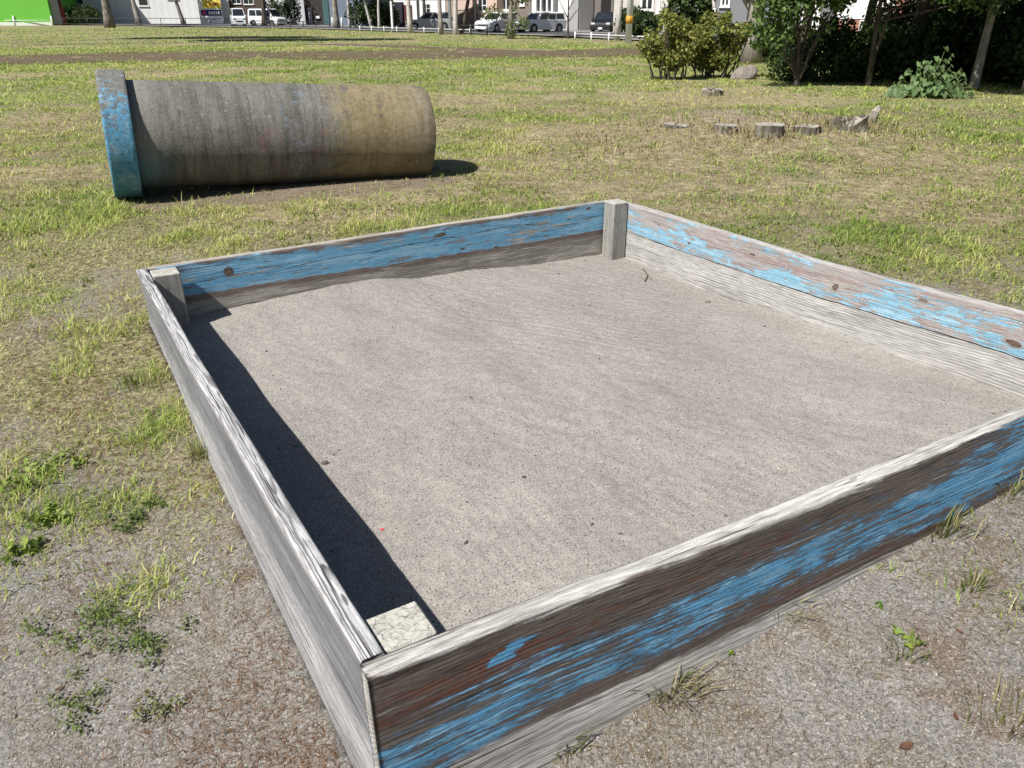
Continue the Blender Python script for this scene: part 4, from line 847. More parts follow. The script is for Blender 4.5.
def twig(label, pts_px, r, cat='twig', col=(.10, .08, .06), up=.0):
    pts = []
    for i, (px, py) in enumerate(pts_px):
        P = in_box(px, py); pts.append((P[0], P[1], nearest_sand(P) + r + up * i))
    b = MB(); b.tube(pts, r, 5); o = b.build('twig', flat('twig_bark', col)); tag(o, label, cat)
twig('dark dry twig on the sand in front of the rear right post', [(643, 268), (648, 274), (645, 281)], .004)
twig('thin twigs in the broken foot of the sun bleached plank', [(770, 306), (784, 309), (797, 306)], .006)

# ------------------------------------------------------------------ street, houses and cars behind the lawn
def strip(name, pts_near, width_dir, w0, w1, dz, mat):
    """a sheet following a row of points, from w0 to w1 metres behind it"""
    P = np.array(pts_near)[:, :2]; out = []; t = np.linspace(0, len(P) - 1, 60)
    q = np.stack([np.interp(t, range(len(P)), P[:, k]) for k in (0, 1)], 1)
    d = np.gradient(q, axis=0); d /= np.linalg.norm(d, axis=1)[:, None]; nrm = np.stack([-d[:, 1], d[:, 0]], 1)
    V0 = []; 
    for w_ in (w0, w1):
        r = q + nrm * w_; V0.append(np.concatenate([r, np.full((60, 1), dz)], 1))
    Vv = np.concatenate(V0); i = np.arange(59)[:, None]; F = i + np.array([[0, 1, 61, 60]])
    o = link(name, np_mesh(name, Vv, F), mat); return tag(o, kind='structure')
EDGE = [at(*q) for q in ((-260, 24.6), (-60, 24.9), (100, 25.6), (300, 29.2), (400, 32.5), (540, 37.0), (640, 42.0), (760, 45.0), (980, 49.0))]
ASPH = flat('asphalt', (.075, .075, .078), .9, .25, 2); CONC = flat('concrete_paving', (.30, .29, .275), .9, .15, 1.5)
strip('pavement', EDGE, 0, .6, 2.0, .09, CONC); strip('road', EDGE, 0, 2.0, 8.2, .075, ASPH); strip('forecourt', EDGE, 0, 8.2, 16, .095, flat('forecourt_paving', (.22, .215, .21), .9, .2, .8))
PALEW = flat('white_render', (.74, .73, .71), .8, .06, 2); GLASS = flat('window_glass', (.02, .025, .03), .08, .3, 1, spec=.8); FRAMEW = flat('white_frame', (.72, .72, .70), .5, .05); DARKM = flat('dark_metal', (.05, .05, .055), .5, .15, metal=.3)
ROOF = flat('roof_sheet', (.10, .10, .11), .7, .2, 4); GALV = flat('galvanised_steel', (.30, .31, .32), .45, .12, metal=.6); WHITEP = flat('white_paint', (.72, .72, .70), .5, .08)
def ribbed(name, c, pitch, amp=.35):
    g = G(name); x, y, z = g.xyz(g.obj()); f = g.m('SINE', x * (6.283 / pitch)); g.color(g.mulc(c, g.noise(g.obj(), 1.2, 4) * .2 + .9)); g.bsdf.inputs['Roughness'].default_value = .5; g.bump(f, amp, .02); return g.mat
def blocks(name, a, b_, mortar, w_, h_, var=.5):
    g = G(name); x, y, z = g.xyz(g.obj()); br = g.n('ShaderNodeTexBrick'); g.put(br.inputs['Vector'], g.vec(x + y, z, 0)); br.inputs['Scale'].default_value = 1
    g.put(br.inputs['Color1'], a); g.put(br.inputs['Color2'], b_); g.put(br.inputs['Mortar'], mortar); br.inputs['Brick Width'].default_value = w_; br.inputs['Row Height'].default_value = h_; br.inputs['Mortar Size'].default_value = .012
    g.color(g.mulc(V(g, br.outputs['Color']), g.noise(g.obj(), 6, 4) * var + (1 - var / 2))); return g.mat
class House:
    def __init__(s, name, label, cat, L, Rr, depth, h, wall, group=None, roof='gable', base=0.):
        s.P = np.array([L[0], L[1], base]); d = np.array([Rr[0] - L[0], Rr[1] - L[1]]); s.w = float(np.linalg.norm(d)); s.u = d / s.w; s.n = np.array([s.u[1], -s.u[0]])   # outward, to the lawn
        s.o = empty(name, s.P, label, cat, group, math.atan2(s.u[1], s.u[0])); s.h = h; s.depth = depth
        MB().box((s.w / 2, depth / 2, h / 2 - .1), (s.w, depth, h + .2)).build('wall', wall, s.o)
        if roof == 'gable':
            MB().prism([(-.4, 0), (s.w + .4, 0), (s.w + .4, .12), (s.w / 2, s.w * .24 + .12), (-.4, .12)], (0, -.45, h + .003), (1, 0, 0), (0, 0, 1), (0, 1, 0), depth + .9).build('roof', ROOF, s.o)
        elif roof == 'flat':
            MB().box((s.w / 2, depth / 2, h + .1), (s.w + .3, depth + .3, .19), 0, .03).build('roof', ROOF, s.o)
    def sh(s, px, py):                  # sight line meets the front wall: (along, up)
        d = ray(px, py); n3 = np.array([s.n[0], s.n[1], 0]); t = ((s.P - EYE) @ n3) / (d @ n3); X = EYE + t * d - s.P
        return float(X[0] * s.u[0] + X[1] * s.u[1]), float(X[2])
    def win(s, x0, y0, x1, y1, cols=2, rows=1, frame=None, fw=.07, proud=.05, label=None):
        a, b_ = s.sh(x0, y1), s.sh(x1, y0); return s.win_m(a[0], a[1], b_[0], b_[1], cols, rows, frame, fw, proud)
    def win_m(s, l, bt, r, tp, cols=2, rows=1, frame=None, fw=.07, proud=.05):
        m = MB(); w_, h_ = r - l, tp - bt; y = -proud / 2 - .003
        m.box((l + fw / 2, y, bt + h_ / 2), (fw, proud, h_)).box((r - fw / 2, y, bt + h_ / 2), (fw, proud, h_))
        m.box(((l + r) / 2, y, bt + fw / 2), (w_ - 2 * fw, proud * .98, fw)).box(((l + r) / 2, y, tp - fw / 2), (w_ - 2 * fw, proud * .98, fw))
        for k in range(1, cols): m.box((l + w_ * k / cols, y, bt + h_ / 2), (fw * .8, proud * .9, h_ - 2 * fw))
        for k in range(1, rows): m.box(((l + r) / 2, y, bt + h_ * k / rows), (w_ - 2 * fw, proud * .84, fw * .6))
        f = m.build('window', frame or FRAMEW, s.o); MB().box(((l + r) / 2, -.012, bt + h_ / 2), (w_ - 2 * fw, .014, h_ - 2 * fw)).build('pane', GLASS, f)
        MB().box(((l + r) / 2, -.07, bt - .035), (w_ + .12, .14, .05)).build('sill', frame or FRAMEW, f); return f
    def panel(s, name, x0, y0, x1, y1, mat, th=.06, label=None, y_off=0.):
        a, b_ = s.sh(x0, y1), s.sh(x1, y0); o = MB().box(((a[0] + b_[0]) / 2, -th / 2 - .004 - y_off, (a[1] + b_[1]) / 2), (b_[0] - a[0], th, b_[1] - a[1]), 0, .01).build(name, mat, s.o)
        if label: o['label'] = label
        return o
    def door(s, x0, y0, x1, y1, mat):
        d = s.panel('door', x0, y0, x1, y1, mat, .06); a = s.sh(x0, y1); b_ = s.sh(x1, y0)
        MB().box((a[0] + (b_[0] - a[0]) * .85, -.09, a[1] + 1.0), (.04, .05, .2)).build('handle', DARKM, d); return d
def facade(pxl, pxr, yl, yr): return at_dist(pxl, yl), at_dist(pxr, yr)
# green hall
h = House('green_hall', 'bright green walled hall with a white base at the left edge of the photo', 'building', *facade(-150, 53, 102.5, 104.9), 9, 14, flat('green_paint', (.15, .47, .055), .7, .06, .6), None, 'flat')
h.panel('plinth', -149, 22.3, 52.5, 27.5, WHITEP, .12)
for k in range(3):
    for j in range(4): h.win_m(2 + j * 5.2, 4.2 + k * 3.2, 4 + j * 5.2, 5.7 + k * 3.2)
# maroon entrance beside it
h = House('maroon_porch', 'dark maroon entrance porch between the green hall and the white hall', 'porch', *facade(54.5, 66, 105.5, 106.1), 4, 3.6, flat('maroon_paint', (.10, .012, .014), .6, .2), None, 'flat')
h.door(56, 6, 63, 24.5, flat('maroon_door', (.16, .02, .022), .5, .15)); h.panel('pilaster', 54.5, -6, 55.8, 25, GALV, .1)
# white hall
h = House('white_hall', 'long white ribbed metal hall behind the left row of trees', 'building', *facade(66.5, 204, 113.5, 113.5), 12, 6.5, ribbed('white_ribbed_sheet', (.66, .66, .655), .9), None, 'flat')
h.win(139, -3.5, 147.5, 6.2, 1, 1, None, .1); h.win_m(1.2, 2.4, 2.9, 4.2); h.win_m(14, 3.0, 15.5, 4.6)
h.panel('downpipe', 201.5, -18, 202.6, 24, GALV, .1)
# sign in front of the white hall
P = at(213, 25.2); k = 1 / pxm(P); sg = empty('sign_board', P, 'tall white sign board with yellow and blue panels by the end of the white hall', 'sign')
wdt = 21.5 * k; b = MB(); MB().box((-wdt / 2 - .06, 0, 2.6), (.12, .12, 5.4)).build('post', GALV, sg); MB().box((wdt / 2 + .06, 0, 2.6), (.12, .12, 5.4)).build('post', GALV, sg)
def sgp(y0, y1, x0=-.5, x1=.5, th=.06, out=0., mat=None, nm='panel'):
    z0, z1 = (25.2 - y1) * k * 1.02, (25.2 - y0) * k * 1.02; return MB().box(((x0 + x1) / 2 * wdt, -out - th / 2, (z0 + z1) / 2), ((x1 - x0) * wdt, th, z1 - z0)).build(nm, mat, sg)
sgp(-22, 24.4, mat=flat('sign_white', (.74, .74, .73), .5, .04))
navy = flat('sign_navy', (.012, .015, .10), .5, .1); yel = flat('sign_yellow', (.75, .62, .08), .5, .05); org = flat('sign_orange', (.75, .22, .04), .5, .05); red = flat('sign_red', (.5, .05, .09), .5, .05); wht = flat('sign_lettering_white', (.78, .78, .78), .5, .03)
sgp(-21, 2.6, out=.063, th=.02, mat=navy, nm='navy_panel'); sgp(3.2, 10.4, out=.063, th=.02, mat=yel, nm='yellow_panel'); sgp(11.6, 16.8, -.46, .48, out=.063, th=.02, mat=navy, nm='blue_panel')
sgp(3.6, 9.9, -.5, -.34, out=.085, th=.01, mat=wht, nm='white_mark')
def ringmark(cx, cy, r0, r1, mat, nm):
    n = 24; z = (25.2 - cy) * k * 1.02; v = []; f = []
    for i in range(n):
        a = 2 * math.pi * i / n
        for r in (r0, r1): v.append((cx * wdt + r * math.cos(a), -.094, z + r * math.sin(a)))
    for i in range(n): j = (i + 1) % n; f.append((2 * i, 2 * i + 1, 2 * j + 1, 2 * j))
    MB().add(v, f).build(nm, mat, sg)
ringmark(-.10, 6.8, .17, .30, org, 'ring_mark')
for i, (x0, x1) in enumerate(((.08, .18), (.21, .33), (.36, .44))): sgp(5.4, 7.6, x0, x1, out=.085, th=.01, mat=org if i != 1 else red, nm='lettering')
ringmark(-.30, 14.2, .0, .22, red, 'round_mark')
for i in range(5): sgp(13.0, 15.6, -.10 + i * .108, -.03 + i * .108, out=.085, th=.01, mat=wht, nm='lettering')
sgp(19.6, 20.6, -.3, .2, out=.063, th=.01, mat=flat('sign_grey', (.3, .32, .36)), nm='small_lettering')
# houses along the street
h = House('brown_house', 'dark brown house with a white porch post behind the white van', 'house', *facade(223, 268, 118.3, 115.9), 8, 6, flat('brown_cladding', (.07, .05, .042), .8, .2), None)
h.win(232, -8, 240, 4, 2); h.win(244, -4, 253, 4.5, 2); h.panel('porch_post', 228.5, -6, 230.5, 24, WHITEP, .2, y_off=.6); h.door(224, 6, 228, 24, DARKM)
h = House('grey_house', 'pale grey house with a slanting white outside stair', 'house', *facade(268.5, 306, 107.4, 104.9), 8, 6.2, flat('pale_grey_render', (.42, .43, .45), .8, .12), None)
h.win(285, -8, 293, 6, 2, frame=DARKM); h.win(271, -3, 278, 9, 2)
a0, b0 = h.sh(281, 2), h.sh(296, 21); sb = MB(); a1, b1 = a0, b0
sb.prism([(a1[0], a1[1] + .25), (a1[0] + .35, a1[1] + .25), (b1[0] + .2, b1[1]), (b1[0] - .3, b1[1])], (0, -1.2, 0), (1, 0, 0), (0, 0, 1), (0, -1, 0), .1)
for i in range(12): t = i / 11; sb.box((a1[0] + (b1[0] - a1[0]) * t + .1, -.75, a1[1] + (b1[1] - a1[1]) * t), (.3, .85, .05))
for i in range(6): t = i / 5; sb.box((a1[0] + (b1[0] - a1[0]) * t + .1, -1.3, a1[1] + (b1[1] - a1[1]) * t + .5), (.05, .05, .9))
sb.tube([(a1[0] + .1, -1.3, a1[1] + .95), (b1[0] + .1, -1.3, b1[1] + .95)], .05, 6); sb.build('outside_stair', FRAMEW, h.o)
h = House('dark_timber_house', 'dark brown timber fronted house with a small white lamp by its entrance', 'house', *facade(306.5, 324, 102.5, 101.3), 7, 6, flat('dark_timber', (.035, .028, .026), .8, .3), None)
h.panel('wall_lamp', 317, 16, 320.5, 18.5, WHITEP, .25); h.panel('doorpost', 310.5, 8, 312, 26, GALV, .2)
h = House('blue_grey_house', 'plain blue grey walled house behind the grey trunk', 'house', *facade(324.5, 362, 100.0, 95.2), 8, 6.5, flat('blue_grey_cladding', (.13, .155, .20), .7, .12), None)
h.win_m(1.5, 3.6, 3.2, 5.0); h.panel('downpipe', 325, -20, 326.5, 26, flat('green_downpipe', (.05, .10, .10)), .12)
h = House('white_house', 'white house with a blue paned window behind the carport', 'house', *facade(392, 446, 89.1, 85.4), 8, 6, PALEW, None)
h.win(423, 3.5, 430.5, 13.5, 2, 2); h.door(404, 5, 412, 27, flat('dark_red_door', (.09, .035, .035))); h.panel('entrance_wall', 397, 2, 403.5, 27, flat('dark_entrance', (.03, .03, .045)), .3)
P0 = at_dist(390, 80.5); cp = empty('carport', P0, 'flat roofed carport on slim posts over the silver car', 'carport', None, math.atan2(*(at_dist(455, 76.9) - P0)[1::-1])); Lc = float(np.linalg.norm((at_dist(455, 76.9) - P0)[:2])); kz = 1 / pxm(P0)
MB().box((Lc / 2, 1.9, 2.62), (Lc, 4.6, .22), 0, .02).build('roof', flat('carport_fascia', (.16, .155, .15)), cp)
for x_ in (.5, Lc * .57, Lc - .35):
    for y_ in (-.2, 4.0): MB().box((x_, y_, 1.25), (.2, .2, 2.5)).build('post', WHITEP if x_ < 1 else GALV, cp)
h = House('tan_house', 'tan tiled house front beside the carport', 'house', *facade(446.5, 473, 84.2, 81.7), 8, 6, blocks('tan_tile', (.30, .245, .19), (.36, .30, .235), (.42, .39, .35), .4, .16), None)
h.win(465, -6, 470, 11, 1); h.panel('upper_band', 456, -30, 472.8, 10, flat('pale_pink_render', (.55, .42, .37), .8, .06), .05)
h = House('pink_house', 'pale pink house with a tall white framed window', 'house', *facade(473.5, 497, 81.7, 79.3), 8, 6, flat('pink_render', (.60, .43, .37), .8, .06), None)
h.panel('brown_pier', 473.5, -30, 477, 26.5, flat('brown_pier', (.26, .15, .12)), .12); h.win(478, -8, 487.5, 12, 2, 3, None, .13); h.panel('base_course', 477.4, 23.5, 496.5, 29, flat('base_course', (.24, .16, .13)), .08)
h = House('brown_brick_house', 'grey brown brick house with white windows behind the white cars', 'house', *facade(497.5, 531, 80.5, 77.5), 8, 6, blocks('grey_brown_brick', (.14, .115, .095), (.20, .165, .135), (.25, .235, .22), .3, .1), None)
h.win(500, -8, 513, 11, 2, 1, None, .16); h.win(520, -6, 525, 6, 1, 1, None, .14); h.panel('meter_box', 495.2 + 3, 6, 500.2, 11, WHITEP, .2)
h = House('white_bay_house', 'white house with a big dark three part window above the white estate car', 'house', *facade(531.5, 579, 76.9, 73.2), 8, 6.5, PALEW, None)
h.win(536.5, -10, 555.5, 14.2, 3, 1, None, .22, .3); h.panel('grey_corner', 555.8, -20, 558.5, 28, flat('grey_corner_board', (.13, .13, .135)), .14)
a0 = h.sh(569, -20); a1 = h.sh(579, 26); MB().prism([(a0[0], 0), (a1[0], 0), (a1[0], 6.2), (a0[0] + .1, 6.2), (a0[0] + .5, 2.6)], (0, -.08, 0), (1, 0, 0), (0, 0, 1), (0, -1, 0), .1).build('gable_shade_panel', flat('gable_shade_grey', (.33, .33, .335)), h.o)  # grey sheet that carries the gable's shading as colour
h = House('garage_house', 'house with a red brown door, a white pillar and a dark panel for the shaded garage opening', 'house', *facade(579.5, 612, 75.6, 73.2), 8, 6, flat('grey_brown_render', (.16, .145, .135), .8, .12), None)
h.door(580, 8, 584, 28, flat('red_brown_door', (.20, .055, .035))); h.panel('pillar', 587.5, -20, 594.5, 28, PALEW, .9); h.panel('garage_shade_panel', 600, -4, 611.5, 29, flat('garage_shade', (.02, .018, .018)), .02)  # dark sheet on the wall: shade of the garage interior put in as colour
h = House('stone_house', 'cream stone fronted house with tall windows behind the shrubs', 'house', *facade(612.5, 712, 67.1, 63.4), 9, 6.5, blocks('cream_stone', (.52, .49, .44), (.62, .59, .54), (.40, .38, .35), .6, .2, .3), None)
h.win(640, -10, 655, 11, 2, 1, None, .16); h.win(656.5, -10, 661.5, 13.5, 1, 1, None, .16); h.win(684, -10, 699, 9.5, 2, 1, None, .16); h.panel('base_course', 613, 21, 711, 33, flat('stone_base', (.36, .34, .32), .9, .2), .1)
h = House('grey_render_house', 'mid grey house with a white framed window above the right shrub', 'house', *facade(712.5, 830, 61.0, 57.3), 9, 6.5, flat('mid_grey_render', (.20, .20, .21), .85, .08), None)
h.win(720, -14, 732, 7, 2, 1, None, .14); h.panel('meter', 713, 8, 716.5, 14, WHITEP, .2); h.win(770, -14, 786, 6, 2, 1, None, .14); h.panel('white_gable_wall', 800, -40, 829, 30, PALEW, .08)
h = House('brick_house', 'red brick house glimpsed far back between the twin stems', 'house', *facade(836, 905, 56.1, 53.7), 8, 5.5, blocks('red_brick', (.28, .10, .065), (.36, .14, .09), (.3, .26, .22), .3, .1), None)
h.win(843, 16, 847, 28, 1); h.win(858, 20, 866, 32, 2); h.panel('white_upper_wall', 836.5, -40, 904, 19, PALEW, .06); h.panel('shutter', 862, 22, 872, 40, DARKM, .07); h.panel('garage_door', 880, 26, 893, 46, flat('pale_garage_door', (.42, .40, .46)), .1)
h = House('yellow_house', 'pale house far back at the right, nearly hidden by the wood', 'house', *facade(905.5, 1010, 53.7, 52.5), 8, 5.5, flat('cream_render', (.55, .5, .42), .8, .1), None); h.win_m(2, 1, 3.4, 2.4); h.win_m(4.4, 3.4, 5.8, 4.6)

# fences
def rail_fence(label, pts, hgt, rails, post_r, rail_r, mat, step, name='rail_fence', group=None):
    P = [at(*q) for q in pts]; o = empty(name, P[0], label, 'fence', group); p0 = P[0]
    P = [q - p0 for q in P]; L = [0.]; 
    for a, b_ in zip(P[:-1], P[1:]): L.append(L[-1] + float(np.linalg.norm(b_ - a)))
    n = max(2, int(round(L[-1] / step)) + 1); S_ = np.linspace(0, L[-1], n); Q = np.stack([np.interp(S_, L, [q[k] for q in P]) for k in range(3)], 1)
    for q in Q: MB().tube([(q[0], q[1], q[2] - .1), (q[0], q[1], q[2] + hgt + .03)], post_r, 8).build('post', mat, o, True)
    for r_ in rails: MB().tube([(q[0], q[1], q[2] + hgt * r_) for q in Q], rail_r, 6).build('rail', mat, o, True)
    return o
rail_fence('white railing with stout posts in front of the green hall', ((-60, 25.6), (53, 25.6)), 1.05, (.55,), .10, .045, WHITEP, 4.9)
rail_fence('thin dark railing in front of the white hall and the sign', ((64, 25.8), (236, 26.0)), .85, (.25, .97), .045, .032, DARKM, 3.1)
rail_fence('low dark rail along the street from the parked vans to the grey trunk', ((255, 26.6), (330, 28.2)), .62, (.55, .95), .045, .03, DARKM, 2.6)
rail_fence('low white railing along the street below the carport', ((360, 31.2), (470, 34.8)), .42, (.8,), .04, .022, WHITEP, 1.9)
rail_fence('low dark rail left of the ivy covered tree', ((455, 34.6), (487, 35.6)), .7, (.9,), .06, .035, DARKM, 1.6)
rail_fence('low white railing between the bare sapling and the utility pole', ((575, 39.8), (648, 44.0)), .42, (.8,), .045, .025, WHITEP, 2.3)
BOL = 'white guard posts by the road'
for i, (px, py, hh, lab) in enumerate(((303.5, 27, .75, 'white guard post right of the slanting stair'), (312, 25.8, 1.9, 'tall slim white post in front of the dark timber house'), (333, 27.8, 1.0, 'white guard post just left of the grey trunk'), (342.5, 28.6, 1.0, 'white guard post just right of the grey trunk'), (371, 29.5, .9, 'white post at the foot of the leaning birch'))):
    P = at(px, py); b = MB(); b.tube([(0, 0, -.1), (0, 0, hh - .05), (0, 0, hh)], [.11 if hh < 1.5 else .07, .11 if hh < 1.5 else .07, .06], 10); o = b.build('guard_post', WHITEP, None, True); o.location = P; tag(o, lab, 'post', BOL)
# utility pole with a yellow band
P = at(628, 43.5); up_ = empty('utility_pole', P, 'pale grey utility pole with an amber band left of the shrubs', 'utility pole'); k = 1 / pxm(P)
MB().tube([(0, 0, -.2), (0, 0, 9.5)], [.175, .11], 16).build('pole', flat('pole_concrete', (.66, .69, .73), .7, .12, 2), up_, True)
z0, z1 = (43.5 - 25.5) * k, (43.5 - 18.5) * k; MB().tube([(0, 0, z0), (0, 0, z1)], .181, 16).build('band', flat('amber_band', (.50, .27, .03), .5, .15, 9), up_, True)
MB().box((0, 0, 8.9), (1.8, .09, .09)).build('crossarm', GALV, up_)
for x_ in (-.8, -.3, .3, .8): MB().tube([(x_, 0, 8.95), (x_, 0, 9.15)], .05, 8).build('insulator', WHITEP, up_)

# cars
RUBBER = flat('rubber', (.015, .015, .016), .8, .1); RIMM = flat('wheel_rim', (.35, .36, .37), .35, .1, metal=.7); LAMP = flat('lamp_glass', (.6, .62, .62), .1, .05, spec=.7); TAIL = flat('tail_lamp', (.30, .02, .02), .2, .05)
def paint(name, c): 
    g = G(name); g.color(c); g.bsdf.inputs['Roughness'].default_value = .28; g.bsdf.inputs['Specular IOR Level'].default_value = .5; g.bsdf.inputs['Coat Weight'].default_value = .5; return g.mat
def car(name, label, cat, P, heading, L, W, H, col, hood=.26, hood_h=.58, belt=.60, rake=.10, rear=.03, tail=0., group=None):
    """x forward. hood: share of the length before the windscreen; rake/rear: windscreen and tailgate slope in share of length"""
    o = empty(name, P, label, cat, group, heading); x0, x1 = -L / 2, L / 2; zb = .22; r = .31; pa = paint(name + '_paint', col)
    hb = H * belt; hh = H * hood_h; xw = x1 - L * hood
    prof = [(x0 + .05, zb), (x0, zb + .18), (x0, hb * .8), (x0 + .04 + L * tail * .1, hb), (xw, hb), (xw + .02, hb - .01), (x1 - .35, hh), (x1 - .06, hh - .14), (x1, zb + .32), (x1 - .03, zb + .05), (x1 - .10, zb)]
    v = []; n = len(prof)
    for f, y in ((.97, -1), (1, -.93), (1, .93), (.97, 1)):
        cx, cz = 0, H * .35
        v.append([(cx + (x - cx) * (f if abs(y) == 1 else 1), y * W / 2 if abs(y) == 1 else y * W / 2, cz + (z - cz) * (.95 if abs(y) == 1 else 1)) for x, z in prof])
    vv = [p for q in v for p in q]; ff = []
    for a in range(3):
        for i in range(n): ff.append((a * n + i, a * n + (i + 1) % n, (a + 1) * n + (i + 1) % n, (a + 1) * n + i))
    ff += [tuple(range(n))[::-1], tuple(3 * n + i for i in range(n))]
    MB().add(vv, ff).build('body', pa, o)
    xr0, xr1 = x0 + L * (rear + tail), xw - L * rake; xb0 = x0 + .05 + L * tail
    wb, wt = W / 2 * .95, W / 2 * .80
    cab = [(xb0, -wb, hb - .01), (xw + .02, -wb, hb - .01), (xw + .02, wb, hb - .01), (xb0, wb, hb - .01), (xr0, -wt, H - .06), (xr1, -wt, H - .06), (xr1, wt, H - .06), (xr0, wt, H - .06),
           (xr0 + .12, -wt * .85, H), (xr1 - .15, -wt * .85, H), (xr1 - .15, wt * .85, H), (xr0 + .12, wt * .85, H)]
    MB().add(cab, [(0, 1, 5, 4), (1, 2, 6, 5), (2, 3, 7, 6), (3, 0, 4, 7), (4, 5, 9, 8), (5, 6, 10, 9), (6, 7, 11, 10), (7, 4, 8, 11), (8, 9, 10, 11)]).build('cabin', pa, o)
    C = [Vector(p) for p in cab]
    def pane(nm, a, b_, c, d, u0, u1, v0=.12, v1=.88):
        q = lambda u, w_: (a.lerp(b_, u)).lerp(d.lerp(c, u), w_); pts = [q(u0, v0), q(u1, v0), q(u1, v1), q(u0, v1)]; nr = (pts[1] - pts[0]).cross(pts[3] - pts[0]).normalized()
        b = MB(); b.add([p + nr * .012 for p in pts] + [p - nr * .012 for p in pts], [(0, 1, 2, 3), (7, 6, 5, 4), (0, 4, 5, 1), (1, 5, 6, 2), (2, 6, 7, 3), (3, 7, 4, 0)]); b.build(nm, GLASS, o)
    pane('windscreen', C[1], C[2], C[6], C[5], .06, .94, .08, .94); pane('rear_window', C[3], C[0], C[4], C[7], .08, .92, .15, .9)
    for a, b_, c, d in ((C[0], C[1], C[5], C[4]), (C[2], C[3], C[7], C[6])):
        for u0, u1 in ((.06, .34), (.37, .62), (.65, .93)): pane('side_window', a, b_, c, d, u0, u1, .12, .9)
    for sx in (x0 + L * .19, x1 - L * .19):
        for sy in (-1, 1):
            y = sy * (W / 2 - .09); t = MB().tube([(sx, y - .1, r), (sx, y + .1, r)], r, 20).build('wheel', RUBBER, o); MB().tube([(sx, y - .115, r), (sx, y + .115, r)], r * .62, 14).build('rim', RIMM, t)
            MB().tube([(sx, sy * W * .40, r + .01), (sx, sy * (W / 2 + .002), r + .01)], r + .07, 22).build('wheel_arch', DARKM, o)
    for sy in (-1, 1):
        MB().box((x1 - .05, sy * W * .36, hh - .2), (.14, W * .2, .15), 0, .03).build('headlight', LAMP, o); MB().box((x0 + .02, sy * W * .41, hb * .82), (.08, W * .13, .26), 0, .02).build('tail_light', TAIL, o)
        MB().box((xw - .05, sy * (W / 2 + .06), hb + .06), (.1, .16, .12), 0, .03).build('mirror', pa, o)
    MB().box((x1 + .0, 0, zb + .12), (.09, W * .9, .16), 0, .03).build('front_bumper', pa, o); MB().box((x0, 0, zb + .14), (.09, W * .9, .18), 0, .03).build('rear_bumper', pa, o)
    MB().box((x1 + .012, 0, zb + .34), (.03, W * .5, .12)).build('grille', DARKM, o); MB().box((x1 + .05, 0, zb + .12), (.015, .33, .165)).build('number_plate', WHITEP, o)
    return o
WHT = (.72, .73, .74)
P = at_dist(239, 97.6); car('kei_van', 'boxy white van parked beside the sign, facing the lawn', 'van', P, R(-68), 3.4, 1.48, 1.9, WHT, .10, .56, .56, .10, .02)
P = at_dist(268, 100.0); car('parked_van', 'white van parked right of the boxy van, half behind the dark trunk', 'van', P, R(-25), 4.4, 1.69, 1.85, WHT, .17, .52, .55, .11, .02)
P = at_dist(430, 78.7); car('parked_car', 'silver hatchback parked under the carport', 'car', P, R(183), 4.3, 1.7, 1.48, (.36, .36, .37), .27, .58, .62, .14, .06, .02)
P = at_dist(497, 70); car('parked_car', 'white car mostly hidden behind the ivy covered tree', 'car', P, R(238), 4.2, 1.7, 1.5, WHT, .27, .58, .62, .14, .05)
P = at_dist(540, 69); car('estate_car', 'white estate car parked under the big three part window', 'car', P, R(218), 4.3, 1.7, 1.5, WHT, .27, .60, .62, .12, .03)
P = at_dist(606, 68.9); car('parked_car', 'black car standing in front of the dark garage opening', 'car', P, R(250), 4.0, 1.7, 1.5, (.012, .012, .014), .25, .58, .62, .14, .05)

# trees along the street
ROW = 'trees along the far side of the lawn'
def crown_of(h, r, sd):
    k = random.Random(sd); return [(k.uniform(-.4, .4), k.uniform(-.4, .4), h * .82, r, r, h * .2)] + [(k.uniform(-1, 1) * r * .7, k.uniform(-1, 1) * r * .7, h * k.uniform(.62, .85), r * .6, r * .6, h * .13) for _ in range(4)]
for i, (px, py, wpx, h_, lean, bk, lab) in enumerate((
    (110.5, 27.8, 10.5, 10, (-.02, 0), BARK, 'thick rough grey trunk at the left, before the white hall'), (139.5, 25.8, 6.5, 9, (-.05, 0), BARKP, 'pale trunk right of the thick rough one'), (184, 25.6, 5, 8, (-.13, .02), BARK, 'slim dark trunk leaning left before the white hall'),
    (264.5, 26.4, 6.2, 9, (.01, 0), BARKD, 'dark trunk in front of the parked vans'), (337, 29.0, 7.5, 9, (-.02, 0), BARKP, 'grey trunk between two white guard posts'), (350, 29.2, 3.6, 8, (-.03, 0), BIRCH, 'slim birch stem right of the grey trunk'),
    (372, 29.8, 3.4, 8, (-.16, 0), BIRCH, 'birch stem leaning left before the dark bushes'), (379.5, 30.6, 3.6, 8, (.06, .03), BIRCH, 'slightly curved birch stem left of the carport'), (411, 33.2, 6.2, 9, (-.05, 0), BIRCH, 'pale birch trunk in front of the carport'),
    (441.5, 34.6, 5.6, 9, (-.02, 0), BARKP, 'straight grey trunk at the right end of the carport'), (456, 34.8, 6.2, 8, (-.03, 0), BIRCH, 'pale trunk just left of the dark slanting one'), (461, 34.0, 5.0, 8, (.30, 0), BARKD, 'dark slanting trunk leaning right beside the pale trunk'), (616.5, 40.5, 6.5, 13, (.055, 0), BIRCH, 'white birch leaning right beside the utility pole'))):
    P = at(px, py); r = wpx / 2 / pxm(P) * .8
    tree('street_tree', lab, P, h_, r, lean, bk, [(c[0] + lean[0] * h_, c[1], c[2], c[3], c[4], c[5]) for c in crown_of(h_, 2.0, i)], ROW, 1500, .2, CG, (), 4, 1.35, 60 + i)
P = at(511, 39.0); r = 2.6 / pxm(P)
